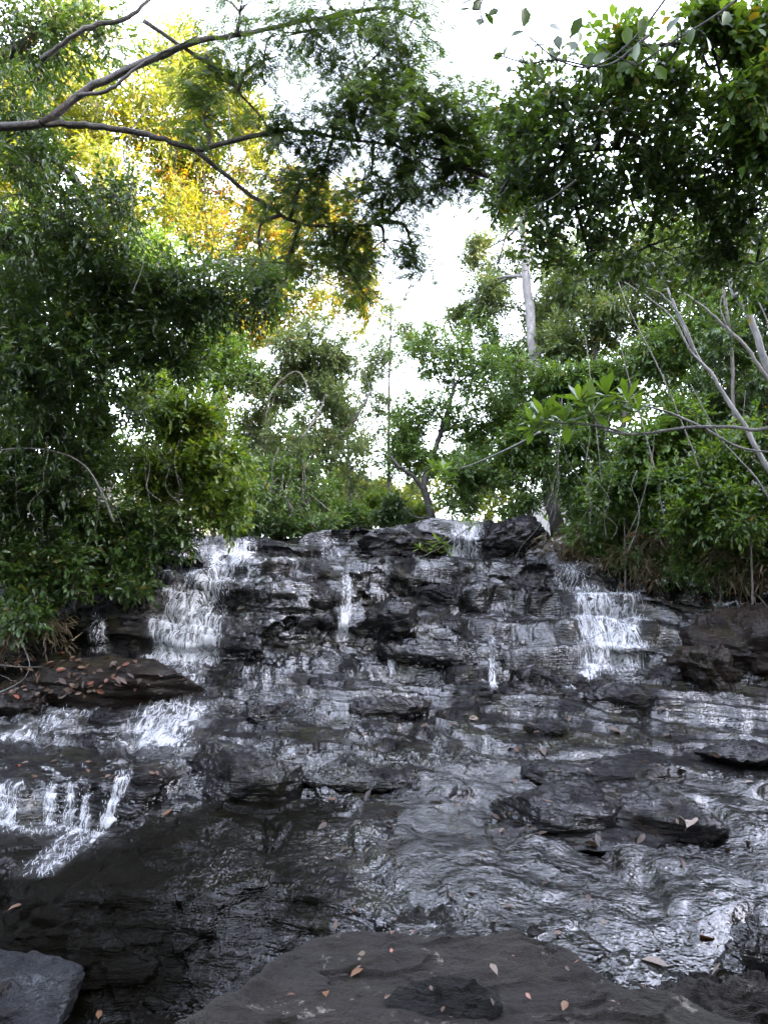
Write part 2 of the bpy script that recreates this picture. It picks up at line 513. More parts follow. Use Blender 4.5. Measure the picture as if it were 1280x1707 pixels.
# ------------------------------------------------------------------ rock bed: a loft through the ledge lines of the cascade
LINES = [
 [(-900,1950,3.2),(0,1900,3.4),(300,1900,3.3),(700,1900,2.9),(2000,1900,2.9)],
 [(-900,1720,4.6),(0,1700,4.6),(300,1695,4.6),(450,1690,4.5),(600,1660,4.3),(750,1640,4.0),(1000,1660,3.75),(1280,1690,3.6),(2000,1690,3.6)],
 [(-900,1620,5.0),(0,1580,4.9),(80,1510,5.0),(150,1490,5.05),(300,1485,5.0),(450,1475,5.0),(600,1490,4.9),(700,1525,4.6),(850,1550,4.4),(1000,1590,4.2),(1280,1620,4.15),(2000,1620,4.15)],
 [(-900,1470,5.7),(0,1455,5.75),(150,1440,5.7),(250,1415,5.7),(400,1395,5.9),(600,1400,5.7),(800,1440,5.35),(1000,1460,5.2),(1280,1480,5.1),(2000,1480,5.1)],
 [(-900,1395,6.6),(0,1390,6.55),(200,1385,6.5),(250,1365,6.5),(350,1345,6.55),(500,1330,6.7),(800,1350,6.4),(1000,1380,6.1),(1280,1400,6.0),(2000,1400,6.0)],
 [(-900,1320,6.7),(0,1315,6.7),(200,1305,6.7),(260,1290,6.9),(400,1280,7.2),(600,1290,7.2),(800,1300,7.1),(1000,1310,6.9),(1280,1320,6.9),(2000,1320,6.9)],
 [(-900,1260,7.7),(0,1250,7.8),(300,1245,8.0),(600,1240,8.1),(900,1240,8.1),(1280,1250,7.9),(2000,1250,7.9)],
 [(-900,1200,8.6),(0,1195,8.6),(200,1180,8.8),(350,1185,8.9),(600,1195,9.0),(800,1185,9.2),(1000,1185,9.2),(1280,1190,9.0),(2000,1190,9.0)],
 [(-900,1105,9.6),(0,1095,9.7),(150,1090,9.9),(260,1105,10.0),(370,1105,10.0),(450,1095,10.1),(600,1110,10.1),(700,1120,10.0),(850,1140,9.9),(1000,1135,10.0),(1100,1110,10.1),(1280,1120,9.9),(2000,1120,9.9)],
 [(-900,1050,9.9),(0,1050,9.9),(150,1040,10.15),(260,1050,10.3),(370,1050,10.35),(450,1050,10.3),(560,1065,10.4),(700,1068,10.5),(850,1070,10.7),(960,1060,10.7),(1080,1060,10.7),(1180,1080,10.4),(1280,1075,10.2),(2000,1075,10.2)],
 [(-900,990,10.2),(0,990,10.2),(150,985,10.5),(280,995,10.7),(370,990,10.75),(450,990,10.5),(560,1000,10.8),(700,1010,11.3),(850,1010,11.6),(960,1000,11.4),(1080,995,11.4),(1180,1020,11.3),(1280,1025,11.0),(2000,1025,11)],
 [(-900,940,10.6),(0,940,10.6),(150,930,10.9),(300,950,11.3),(380,935,11.6),(450,948,10.9),(560,955,11.3),(700,945,12.2),(850,950,12.4),(940,985,12.0),(1050,985,12.0),(1180,985,12.2),(1280,985,12.0),(2000,985,12)],
 [(-900,900,11),(0,900,11.2),(200,905,11.8),(330,925,12.0),(420,915,12.4),(500,935,12.5),(600,935,12.8),(700,932,13.0),(850,932,13.0),(920,942,12.3),(1040,945,12.2),(1100,972,12.6),(1280,970,12.6),(2000,970,12.6)],
 [(-900,860,11.5),(0,865,12.0),(250,890,12.6),(400,902,12.9),(520,893,13.2),(620,880,13.3),(750,871,13.3),(880,874,13.3),(930,905,13.2),(1000,935,12.7),(1100,960,13.0),(1280,955,13.2),(2000,955,13.2)],
]
SEG = [20, 62, 60, 46, 50, 40, 40, 52, 52, 54, 52, 42, 42, 40]
pxs = np.concatenate([np.linspace(-900, -60, 50)[:-1], np.linspace(-60, 1340, 620), np.linspace(1340, 2000, 45)[1:]])
nc = len(pxs)
K = len(LINES)
LY = np.zeros((K + 1, nc)); LX = np.zeros((K + 1, nc)); LZ = np.zeros((K + 1, nc))
for k, ln in enumerate(LINES):
    a = np.array(ln, float)
    py = np.interp(pxs, a[:, 0], a[:, 1]); Y = np.interp(pxs, a[:, 0], a[:, 2])
    ker = np.hanning(15); ker /= ker.sum()
    py = np.convolve(np.pad(py, 7, 'edge'), ker, 'valid'); Y = np.convolve(np.pad(Y, 7, 'edge'), ker, 'valid')
    q = np.stack([pxs / 90.0, np.full(nc, k * 7.3), np.zeros(nc)], -1)
    amp = 1.0 if k > 2 else 0.4
    Y = Y + amp * 0.16 * fbm(q, 1.0, 4, 5)
    py = py + amp * 5.0 * fbm(q, 1.3, 4, 9) * (1.4 if 3 <= k <= 8 else 1.0)
    P = W(pxs, py, Y)
    LX[k], LY[k], LZ[k] = P[:, 0], P[:, 1], P[:, 2]
LY[K] = 24.0
LX[K] = (pxs - 640) / FPX * 24.0 * 0.9
LZ[K] = LZ[K - 1] * 0.6 + 0.55
rows, srow = [], []
for k in range(K):
    n = SEG[k]
    for j in range(n):
        t = j / n
        if k == K - 1: t = t ** 1.6
        rows.append(((1 - t) * LX[k] + t * LX[k + 1], (1 - t) * LY[k] + t * LY[k + 1], (1 - t) * LZ[k] + t * LZ[k + 1]))
        srow.append(k + t)
rows.append((LX[K], LY[K], LZ[K])); srow.append(K)
B = np.stack([np.stack(r, -1) for r in rows])            # rows x columns x 3
S = np.array(srow)[:, None] * np.ones((1, nc))
nr = len(srow)
PX = np.ones((nr, 1)) * pxs[None, :]
def blur(A, r, c):
    for ax, w in ((0, r), (1, c)):
        if w < 1: continue
        ker = np.hanning(2 * w + 3)[1:-1]; ker /= ker.sum()
        pad = [(0, 0)] * A.ndim; pad[ax] = (w, w)
        Q = np.pad(A, pad, 'edge')
        out = np.zeros_like(A)
        for i, kv in enumerate(ker):
            sl_ = [slice(None)] * A.ndim; sl_[ax] = slice(i, i + A.shape[ax])
            out += kv * Q[tuple(sl_)]
        A = out
    return A
B = blur(B, 3, 2)
BASE = B.copy()
# smooth dark hump at the lower left, layered everywhere else
hump = sstep(690, 450, PX + 110 * fbm(B.reshape(-1, 3), 1.1, 4, 19).reshape(nr, nc)) * sstep(0.4, 1.2, S) * sstep(4.6, 3.6, S)
amp = np.interp(S, [0, 2, 3, 7, 8, 9, 12, 13, 14], [0.3, 0.7, 1.0, 1.15, 1.15, 1.0, 1.0, 0.6, 0.2]) * (1 - 0.5 * hump)
P0 = B.reshape(-1, 3)
w1 = fbm(P0, 0.55, 3, 21).reshape(nr, nc)
w2 = fbm(P0, 1.6, 3, 23).reshape(nr, nc)
q = B[..., 2] + 0.10 * B[..., 0] + 0.22 * w1 + 0.06 * w2
face = np.interp(S, [0, 7.6, 8.2, 13, 14], [0, 0.1, 1, 1, 0])
h1 = 0.36
tv = sstep(-0.35, 0.35, fbm(P0, 0.9, 3, 29)).reshape(nr, nc)
B[..., 2] += amp * face * (0.25 + 0.75 * tv) * 0.95 * (terrace(q, h1, 0.13) - q + 0.4 * h1)
q2 = B[..., 2] + 0.07 * B[..., 0] - 0.05 * B[..., 1] * (1 - face) + 0.06 * w1 + 0.03 * w2
B[..., 2] += amp * (1.1 - 0.8 * tv * face) * (0.9 - 0.55 * face) * (terrace(q2, 0.095, 0.22) - q2 + 0.03)
# broken blocks: every layer is cut into lengths that stand forward or back
def blocks(qv, h, wl, seed):
    k = np.floor(qv / h + 0.25 * w2).astype(np.int64)
    off = _hash(k, k * 0 + seed, k * 0, 5)
    c = np.floor((B[..., 0] + 0.35 * w1 + off) / wl + 0.5 * fbm(P0, 2.2, 2, seed).reshape(nr, nc)).astype(np.int64)
    return _hash(k, c, k * 0 + seed, 9)
fw = 0.15 * blocks(q, h1, 1.1, 31) + 0.035 * blocks(q2, 0.095, 0.6, 37)
fw = blur(fw, 1, 1)
B[..., 1] -= amp * face * fw
B[..., 2] += amp * (1 - face) * 0.35 * fw * 0.5
def facets(P, size, seed, tilt=0.5, clip=0.25):
    Q = P / size + 0.35 * np.stack([fbm(P, 1.3 / size, 2, seed + 1), fbm(P, 1.3 / size, 2, seed + 2), fbm(P, 1.3 / size, 2, seed + 3)], -1)
    i0 = np.floor(Q).astype(np.int64)
    best = np.full(len(P), 9e9); val = np.zeros(len(P))
    for a in (-1, 0, 1):
        for b_ in (-1, 0, 1):
            for c in (-1, 0, 1):
                ii = i0 + np.array([a, b_, c])
                ctr = ii + 0.5 + 0.5 * np.stack([_hash(ii[:, 0], ii[:, 1], ii[:, 2], seed + 11 + t) for t in range(3)], -1)
                dv = Q - ctr
                dist = (dv * dv).sum(1)
                t_ = np.stack([_hash(ii[:, 0], ii[:, 1], ii[:, 2], seed + 21 + t) for t in range(3)], -1)
                v = np.clip((dv * t_).sum(1) * tilt + 0.5 * t_[:, 0] * tilt, -clip, clip)
                m_ = dist < best
                best = np.where(m_, dist, best); val = np.where(m_, v, val)
    return val * size
def normals(A):
    du = np.gradient(A, axis=1); dv = np.gradient(A, axis=0)
    return norm(np.cross(du, dv))
N = normals(blur(B, 2, 2))
d = 0.060 * fbm(P0, 0.9, 4, 41) + 0.020 * fbm(P0 * np.array([0.8, 0.8, 3.0]), 3.0, 4, 47, ridged=True)
d = d.reshape(nr, nc) * (0.45 + 0.55 * amp) * np.interp(S, [0, 2, 13, 14], [0.7, 0.8, 1, 1])
PF = P0 * np.array([1.0, 1.0, 1.7])
fm = (0.35 + 0.65 * sstep(-0.25, 0.25, fbm(P0, 0.7, 3, 87))).reshape(nr, nc)
d += fm * (0.45 * facets(PF, 0.62, 400).reshape(nr, nc) * (0.45 + 0.55 * face) + 0.35 * facets(PF, 0.26, 440).reshape(nr, nc) * (0.6 + 0.4 * face)) * (1 - 0.25 * hump)
d += 0.005 * fbm(P0 * np.array([1, 1, 2.0]), 11.0, 3, 53).reshape(nr, nc)
B = B + N * d[..., None]
BPX, BPY = project(B)
# where the rock is dry: the left bank slab, and scattered ledges
dry = sstep(330, 230, PX) * sstep(6.9, 7.6, S) * 0.9
dry = np.maximum(dry, sstep(0.25, 0.5, fbm(P0, 0.8, 3, 61).reshape(nr, nc)) * 0.7 * np.interp(S, [0, 8, 9, 14], [0.2, 0.5, 0.75, 0.9]))
dry = np.maximum(dry, hump * (0.66 + 0.36 * sstep(-0.25, 0.25, w1)) * sstep(4.6, 3.9, S)).clip(0, 0.965)  # the wet hump loses its gloss here too, so that it looks dark
BED_F = grid_faces(nr, nc)
bed = mesh_obj('rock_bed', B.reshape(-1, 3), [BED_F], MAT['bed'], attrs={'dry': dry, 'algae_and_shade': np.clip(hump * 0.95 * sstep(4.8, 4.0, S) + 0.5 * sstep(0.15, 0.4, fbm(P0, 1.1, 3, 66).reshape(nr, nc)), 0, 1)})  # hump colour is painted dark in place of reflected dark trees; random patches are algae
bed['kind'] = 'structure'
BN = normals(B)
# pool of surface points for laying things down by the pixel where they are seen
POOL = [(B.reshape(-1, 3), BN.reshape(-1, 3))]

# ------------------------------------------------------------------ stream: a thin sheet over the lower shelves
r0, r1 = np.searchsorted(srow, 1.0), np.searchsorted(srow, 8.15)
SB = blur(B[r0:r1], 4, 7)
sp, ss = PX[r0:r1], S[r0:r1]
off = 0.010 - 0.045 * sstep(5.0, 6.3, ss) - 0.35 * hump[r0:r1]
off += 0.05 * fbm(SB.reshape(-1, 3), 0.9, 4, 71).reshape(sp.shape)
off -= 0.30 * sstep(330, 200, sp) * sstep(6.7, 7.3, ss)          # no water over the dry left slab
off += 0.02 * sstep(2.0, 2.4, ss) * sstep(3.6, 3.0, ss) * sstep(600, 700, sp)
SW = SB.copy()
SW[..., 2] += off + 0.006 * fbm(SB.reshape(-1, 3) * np.array([1.0, 0.6, 1]), 9.0, 3, 77).reshape(sp.shape)
st = mesh_obj('stream', SW.reshape(-1, 3), [grid_faces(r1 - r0, nc)], MAT['water'])
st['kind'] = 'structure'

# ------------------------------------------------------------------ waterfalls: white water running down the steps
def waterfall(label, path, thick=0.03, lift=0.035, seed=0, group='white cascades on the rock face', drops=300):
    """path: list of (py, centre px, half width px, density)"""
    a = np.array(path, float)
    a = a[np.argsort(a[:, 0])]
    c = np.interp(BPY, a[:, 0], a[:, 1]); hw = np.interp(BPY, a[:, 0], a[:, 2]); de = np.interp(BPY, a[:, 0], a[:, 3])
    edge = fbm(B.reshape(-1, 3), 4.0, 3, 100 + seed).reshape(nr, nc)
    e = np.abs(BPX - c) / hw
    f = sstep(1.25, 0.45, e + 0.35 * edge) * de
    f *= sstep(a[0, 0] - 8, a[0, 0] + 5, BPY) * sstep(a[-1, 0] + 9, a[-1, 0] - 4, BPY)
    # only the surface that faces the viewer's side of the fall, not what lies behind it
    keep = (f > 0.02) & (S > 2.4) & (S < 13.35)
    kf = keep.ravel()[BED_F].all(1)
    F = BED_F[kf]
    idx, inv = np.unique(F, return_inverse=True)
    F = inv.reshape(-1, 4)
    A = blur(B, 3, 2)
    NN = normals(blur(B, 4, 4))
    arc = np.concatenate([np.zeros((1, nc)), np.cumsum(np.linalg.norm(np.diff(A, axis=0), axis=2), 0)])
    u = B[..., 0] * 1.0
    UV = np.stack([u, arc], -1).reshape(-1, 2)
    st_ = fbm(np.stack([u * 9, arc * 2.0, u * 0 + seed], -1).reshape(-1, 3), 1.0, 4, 130 + seed).reshape(nr, nc)
    V = A + NN * (lift + thick * np.clip(st_ + 0.3, -0.4, 1) * np.clip(f, 0, 1))[..., None]
    ob = mesh_obj('waterfall', V.reshape(-1, 3)[idx], [F], MAT['foam'], attrs={'foam': f.ravel()[idx]}, uv=UV[idx])
    tag(ob, label, 'waterfall', group)
    # flying drops and torn threads along the fall
    rng = np.random.default_rng(900 + seed)
    cand = np.flatnonzero((f.ravel() > 0.45) & kf_any(keep))
    if len(cand) and drops:
        pk = rng.choice(cand, drops)
        g = Geo()
        base = V.reshape(-1, 3)[pk] + NN.reshape(-1, 3)[pk] * rng.gamma(1.3, 0.018, (drops, 1)) + rng.normal(0, 0.012, (drops, 3))
        L = rng.gamma(1.5, 0.008, drops); R = rng.uniform(0.0015, 0.0035, drops)
        dn = norm(np.array([0, -0.25, -1.0]) + rng.normal(0, 0.22, (drops, 3)))
        sd = norm(np.cross(dn, np.array([0, 1.0, 0])))
        fr_ = np.cross(dn, sd)
        v = np.stack([base - dn * L[:, None], base + sd * R[:, None], base + fr_ * R[:, None], base - sd * R[:, None], base - fr_ * R[:, None], base + dn * (L * 0.6)[:, None]], 1)
        t = np.array([[0, 1, 2], [0, 2, 3], [0, 3, 4], [0, 4, 1], [5, 2, 1], [5, 3, 2], [5, 4, 3], [5, 1, 4]])
        F3 = (np.arange(drops)[:, None, None] * 6 + t[None]).reshape(-1, 3)
        g.add(v.reshape(-1, 3), F3)
        VV = V + NN * 0.012
        rr, cc = np.unravel_index(rng.choice(cand, max(6, drops // 6)), (nr, nc))
        for r_, c_ in zip(rr, cc):
            ln_ = int(rng.uniform(6, 30)); w_ = float(c_); pts = []
            dr = rng.normal(0, 0.18)
            for k_ in range(ln_):
                ri = r_ - k_
                if ri < 2 or w_ < 2 or w_ > nc - 3 or f[ri, int(round(w_))] < 0.12: break
                c0 = int(w_); fr0 = w_ - c0
                pts.append(VV[ri, c0] * (1 - fr0) + VV[ri, c0 + 1] * fr0)
                dr = 0.8 * dr + rng.normal(0, 0.16); w_ += dr + (c[ri, c_] - c[min(ri + 1, nr - 1), c_]) * 0.0
            if len(pts) < 5: continue
            pts = np.array(pts); m_ = len(pts)
            rad = rng.uniform(0.0007, 0.0020) * np.sin(np.linspace(0.25, 2.9, m_)) * (0.6 + 0.5 * np.abs(rng.normal(0, 1, m_)))
            g.tube(pts, np.clip(rad, 0.0005, 0.006), 4)
        g.build('spray', MAT['drop'], ob)['kind'] = 'stuff'
    return ob
def kf_any(k): return k.ravel()
def drop_mat():
    m = M('water_drops')
    b = m.bsdf(Base__Color=(0.5, 0.52, 0.55, 1), Roughness=0.2)
    return m.done(b.outputs[0])
MAT['drop'] = drop_mat()

waterfall('wide white waterfall tumbling down the left end of the rock face in three strands',
          [(905,405,24,0.9),(930,385,46,0.9),(955,362,54,0.8),(985,330,66,0.85),(1020,318,74,0.85),(1060,312,76,0.9),(1104,305,74,1.0),(1116,308,84,0.6)], seed=1, drops=700)
waterfall('broad foaming waterfall spreading over the right side of the rock face',
          [(990,1010,60,0.9),(1020,1015,75,0.8),(1050,1020,72,0.95),(1080,1025,74,0.9),(1112,1015,68,0.85),(1128,1005,70,0.5)], seed=2, drops=700)
waterfall('short curtain of white water dropping from the top ledge beside the leafy sprig',
          [(872,778,28,0.95),(900,776,32,0.85),(930,778,36,0.85)], seed=3, drops=260)
waterfall('thin veil of water sliding off the right ledge above the foaming fall',
          [(943,960,42,0.6),(965,955,38,0.5),(985,975,50,0.85)], seed=4, drops=150)
waterfall('narrow white trickle in the middle of the face beside the overhanging wedge rock',
          [(962,576,10,0.85),(1000,577,13,0.7),(1030,573,14,0.85),(1072,568,13,0.9)], seed=5, drops=120)
waterfall('small trickle in the shadow under the left bushes',
          [(1030,163,14,0.6),(1060,165,18,0.75),(1093,168,20,0.75)], seed=6, drops=90)
waterfall('small white rapid spilling over the low shelf below the left waterfall',
          [(1110,312,26,0.6),(1140,315,40,0.7),(1165,300,60,0.5),(1185,290,75,0.8),(1215,275,75,0.9),(1243,265,74,0.95),(1256,275,95,0.5)], seed=7, drops=200)
waterfall('streak of white water running away to the left edge over the dark shelf',
          [(1172,190,40,0.35),(1190,130,50,0.6),(1215,70,60,0.7),(1240,15,60,0.8)], seed=8, drops=40)
GF = 'little falls dropping off the lower left ledge'
waterfall('widest little fall dropping off the lower left ledge at the left edge of the picture',
          [(1308,22,20,0.8),(1340,14,24,0.75),(1380,8,28,0.9)], seed=9, drops=150, group=GF)
waterfall('slim little fall off the lower left ledge beside the widest one',
          [(1308,92,9,0.75),(1340,88,10,0.8),(1382,86,12,0.85)], seed=16, drops=60, group=GF)
waterfall('faint veil of a little fall in the middle of the lower left ledge',
          [(1308,122,12,0.75),(1340,120,12,0.72),(1382,118,13,0.8)], seed=17, drops=50, group=GF)
waterfall('thin thread of a little fall just left of the slanting bright one',
          [(1312,150,6,0.7),(1345,147,6,0.75),(1382,146,8,0.8)], seed=18, drops=40, group=GF)
waterfall('slanting bright little fall at the right end of the lower left ledge',
          [(1302,205,14,0.85),(1340,192,14,0.85),(1382,178,16,0.95)], seed=19, drops=100, group=GF)
waterfall('line of froth along the foot of the little falls at the lower left',
          [(1383,75,125,0.75),(1396,78,125,0.7)], seed=20, drops=120, group=GF)
waterfall('white spill running down the dark rock at the lower left',
          [(1388,160,40,0.75),(1410,125,50,0.65),(1435,95,40,0.7),(1470,60,38,0.6)], seed=10, drops=150)
waterfall('pair of slim trickles dripping over the middle ledges',
          [(1075,655,9,0.6),(1100,655,14,0.75),(1130,655,18,0.7)], seed=11, drops=60)
waterfall('single thread of water falling in front of the dark hollow right of centre',
          [(1065,817,8,0.6),(1100,818,7,0.7),(1150,820,8,0.8)], seed=12, drops=60)
waterfall('small splash at the notch of the top ledge left of the dark block',
          [(895,552,14,0.6),(915,550,18,0.6),(935,552,22,0.5)], seed=14, drops=50)
waterfall('foam collecting in the notch under the broad right waterfall',
          [(1118,985,28,0.9),(1135,975,22,0.9),(1150,950,18,0.7)], seed=15, drops=60)

# ------------------------------------------------------------------ foreground slab
sx = np.linspace(-1.25, 2.3, 400); sy = np.linspace(1.5, 4.0, 300)
X, Y = np.meshgrid(sx, sy)
outl = np.array([(120,1830),(290,1712),(430,1622),(470,1585),(505,1562),(545,1552),(700,1549),(850,1551),(935,1585),(985,1622),(1100,1662),(1200,1690),(1280,1707),(1420,1740)], float)
# outline pixels lie on the plane z = ZS
ZS = -1.45
vv = (853.5 - outl[:, 1]) / FPX
oy = ZS * (CT - vv * ST) / (ST + vv * CT)
ox = (outl[:, 0] - 640) / FPX / (CT - vv * ST) * oy
XY0 = np.stack([X, Y, 0 * X], -1).reshape(-1, 3)
yf = np.interp(X, ox, oy) + 0.05 * fbm(XY0 * np.array([1, 0, 0]), 4.0, 4, 201).reshape(X.shape)
dd = yf - Y                                               # >0 inside
lowf = fbm(XY0, 1.1, 4, 203).reshape(X.shape)
Z = ZS + 0.035 * lowf - 0.02 * (3.4 - Y) * 0
qq = Y * 0.9 + 0.10 * X + 0.08 * lowf + 0.03 * fbm(XY0, 4, 3, 205).reshape(X.shape)
Z += 0.10 * (terrace(qq, 0.19, 0.22) - qq) * sstep(1.0, 0.2, np.abs(X - 0.5) * 0.5)
Z += 0.05 * (terrace(qq + 0.05, 0.060, 0.35) - qq) + 0.05 * (terrace(qq + 0.02 * lowf, 0.027, 0.3) - qq) * sstep(-0.1, 0.3, fbm(XY0, 1.7, 3, 221).reshape(X.shape))
Z += 0.35 * facets(np.stack([X, Y, Z], -1).reshape(-1, 3) * np.array([0.5, 1.3, 1]), 0.20, 905, 0.4, 0.2).reshape(X.shape) + 0.014 * fbm(XY0 * np.array([0.5, 1, 1]), 9.0, 5, 207, ridged=True).reshape(X.shape) + 0.005 * fbm(XY0, 34.0, 3, 209).reshape(X.shape)
Z += 0.05 * sstep(0.5, 0.0, dd) * sstep(-0.05, 0.1, dd)
edge = np.clip(0.16 - dd, 0, None)
Z -= np.where(dd < 0.16, 2.4 * edge ** 2 + 0.8 * np.clip(-dd, 0, None) * 2.2, 0)
Z = np.maximum(Z, -2.5)
SL = np.stack([X, Y, Z], -1)
slab = mesh_obj('foreground_rock', SL.reshape(-1, 3), [grid_faces(300, 400)], MAT['slab'], origin=(0.4, 2.8, -2.0))
tag(slab, 'large flat layered grey rock in front with pale crust and small fallen leaves on it', 'rock')
POOL.append((SL.reshape(-1, 3), normals(SL).reshape(-1, 3)))

# ------------------------------------------------------------------ loose rocks and blocks
def rock(label, px, py, Yd, rx, ry, dep, mat, seed, flat=0.0, tilt=0.0, planes=9, group=None, lay=0.05, sink=0.0, name='boulder', rough=1.0):
    """centre pixel and distance, half sizes in pixels, half depth in metres"""
    rng = np.random.default_rng(seed)
    nth, nph = 72, 110
    th = np.linspace(0, pi, nth); ph = np.linspace(0, 2 * pi, nph, endpoint=False)
    TH, PH = np.meshgrid(th, ph, indexing='ij')
    U = np.stack([np.sin(TH) * np.cos(PH), np.sin(TH) * np.sin(PH), np.cos(TH)], -1)
    p = U.copy()
    for _ in range(planes):
        n = norm(rng.normal(0, 1, 3) * np.array([1, 1, 0.8])); dlim = rng.uniform(0.52, 0.85)
        s = np.clip((p @ n) - dlim, 0, None)
        p = p - s[..., None] * n * 0.93
    if flat:
        s = np.clip(p[..., 2] - flat, 0, None); p[..., 2] -= s * 0.9
    ax = rx / FPX * Yd; az = ry / FPX * Yd
    sc = np.array([ax, dep, az])
    p = p * sc * 1.22
    c, s = cos(tilt), sin(tilt)
    p = np.stack([p[..., 0] * c - p[..., 2] * s, p[..., 1], p[..., 0] * s + p[..., 2] * c], -1)
    C = W(px, py, Yd) + np.array([0, dep * 0.25, -sink])
    Pw = (p + C).reshape(-1, 3)
    m_ = min(ax, az, dep)
    nn = norm(p / (sc ** 2)).reshape(-1, 3)
    d = 0.34 * m_ * fbm(Pw * np.array([1, 1, 1.6]), 0.45 / max(m_, 0.12), 5, seed) + 0.07 * m_ * fbm(Pw * np.array([1, 1, 2.5]), 1.2 / m_, 4, seed + 3, ridged=True)
    Pw = Pw + nn * d[:, None]
    Pw = Pw + rough * nn * (0.9 * facets(Pw * np.array([1, 1, 1.5]), 0.75 * m_, seed + 50, 0.55, 0.3) + 0.6 * facets(Pw * np.array([1, 1, 1.8]), 0.32 * m_, seed + 60, 0.5, 0.25))[:, None]
    qv = Pw[:, 2] + 0.15 * Pw[:, 0] + 0.2 * m_ * fbm(Pw, 0.6 / m_, 3, seed + 5)
    Pw[:, :2] += (nn[:, :2]) * (lay * m_ * vnoise(np.stack([np.floor(qv / (0.22 * m_)), qv * 0, qv * 0], -1), seed + 7))[:, None]
    i = np.arange(nth * nph).reshape(nth, nph); j = np.roll(i, -1, 1)
    F = np.stack([i[:-1], i[1:], j[1:], j[:-1]], -1).reshape(-1, 4)
    o = mesh_obj(name, Pw, [F], MAT[mat], origin=C, attrs={'dry': np.full(len(Pw), 0.4)})
    tag(o, label, 'rock', group)
    POOL.append((Pw, nn))
    return o

G1 = 'loose rocks and blocks on the cascade'
rock('dark rounded lump of rock at the front edge of the large flat grey rock', 748, 1712, 3.05, 78, 66, 0.13, 'dark_slab', 11, planes=4, sink=0.03, rough=0.3, lay=0.02)
rock('mossy low stone at the foot of the flat front rock beside the stream', 1205, 1712, 3.5, 105, 48, 0.22, 'slab', 12, group=G1)
rock('black wet rock sticking out of the shallow stream near the front right edge', 1290, 1630, 3.95, 60, 62, 0.2, 'bed', 13, group=G1)
rock('pale bluish slab of stone in the lowest left pool', -10, 1690, 4.35, 125, 85, 0.30, 'pale_rock', 14, flat=0.45, tilt=-0.15, rough=0.35, group=G1)
rock('smooth blue-grey domed rock above the dark hump of the stream', 402, 1300, 7.0, 88, 46, 0.42, 'boulder', 15, planes=6, rough=0.35, group=G1)
rock('low dome of dark layered rock in the right stream, left of its longer twin', 930, 1352, 6.15, 90, 34, 0.42, 'boulder', 16, planes=5, rough=0.35, group=G1, lay=0.15)
rock('long dark layered rock in the right stream beside the low dome', 1090, 1360, 6.2, 112, 34, 0.45, 'boulder', 17, planes=5, rough=0.35, group=G1, lay=0.15)
rock('thin dark ledge of rock in front of the two layered stream rocks', 1000, 1392, 5.85, 150, 17, 0.28, 'boulder', 18, planes=5, flat=0.4, rough=0.35, group=G1)
rock('flat charcoal rock behind the two layered stream rocks', 1010, 1290, 7.1, 108, 24, 0.35, 'boulder', 19, planes=6, flat=0.5, rough=0.35, group=G1)
rock('black wedge of rock lying flat where the thin sheet of water begins', 645, 1188, 9.15, 64, 20, 0.38, 'boulder', 20, planes=9, group=G1)
rock('squarish dark block standing beside the small white rapid', 428, 1197, 8.9, 32, 21, 0.22, 'boulder', 21, planes=12, flat=0.6, group=G1)
rock('big brown boulder on the right bank at the edge of the cascade', 1285, 1085, 10.0, 95, 68, 0.75, 'brown_rock', 22, planes=9, rough=0.9, group=G1)
rock('brown angular rock leaning below the big brown right boulder', 1178, 1122, 9.75, 44, 36, 0.35, 'brown_rock', 23, planes=10, tilt=-0.5, group=G1)
rock('dark squared block forming the middle of the top ledge', 668, 903, 13.15, 62, 34, 0.45, 'boulder', 24, planes=8, flat=0.6, group=G1)
rock('rounded dark block on the top ledge right of the white curtain', 862, 893, 13.2, 52, 24, 0.45, 'boulder', 25, planes=8, tilt=0.12, group=G1)
rock('small grey domed rock above the hollows right of the middle of the face', 884, 982, 12.1, 36, 17, 0.35, 'boulder', 26, planes=6, group=G1)
rock('overhanging wedge of rock with a black hollow below it in the middle of the face', 640, 1040, 10.75, 70, 26, 0.45, 'boulder', 27, planes=9, tilt=0.18, group=G1)
rock('row of jagged black rock at the foot of the face, right of centre', 870, 1158, 9.75, 86, 22, 0.30, 'boulder', 28, planes=12, tilt=0.08, group=G1)
rock('dark slanting rock at the foot of the foaming right waterfall', 935, 1150, 9.85, 40, 30, 0.30, 'boulder', 29, planes=11, group=G1)
rock('dark shelf rock below the notch of foam', 1050, 1172, 9.45, 70, 22, 0.35, 'boulder', 30, planes=10, group=G1)
rock('low grey rock dome of the left bank half covered with dry leaf litter', 185, 1140, 9.25, 130, 42, 0.60, 'brown_rock', 31, planes=6, rough=0.35, group=G1, lay=0.1)
rock('grey stone on the left bank at the edge of the picture beside the dry twigs', 30, 1170, 8.9, 70, 30, 0.4, 'brown_rock', 32, planes=8, group=G1)
rock('broken black block under the second ledge near the middle of the face', 745, 995, 11.75, 44, 18, 0.25, 'boulder', 33, planes=14, tilt=-0.2, group=G1)
rock('wet slab with a black hollow under its lip in the lower middle of the face', 730, 1092, 10.25, 85, 17, 0.35, 'bed', 34, planes=9, tilt=-0.08, group=G1)
rock('flat stone half sunk in the right stream below the brown boulder', 1230, 1255, 7.6, 70, 12, 0.3, 'boulder', 35, planes=8, group=G1)
rock('short dark stone in the stream below the foaming right waterfall', 905, 1215, 8.6, 34, 11, 0.2, 'boulder', 36, planes=9, group=G1)
rock('narrow dark stone breaking the sheet of water near the middle of the stream', 620, 1300, 7.0, 100, 15, 0.25, 'bed', 37, planes=7, group=G1)
rock('low rock beside the foot of the right waterfall under the dark shelf rock', 1105, 1140, 9.85, 45, 22, 0.3, 'boulder', 38, planes=10, group=G1)

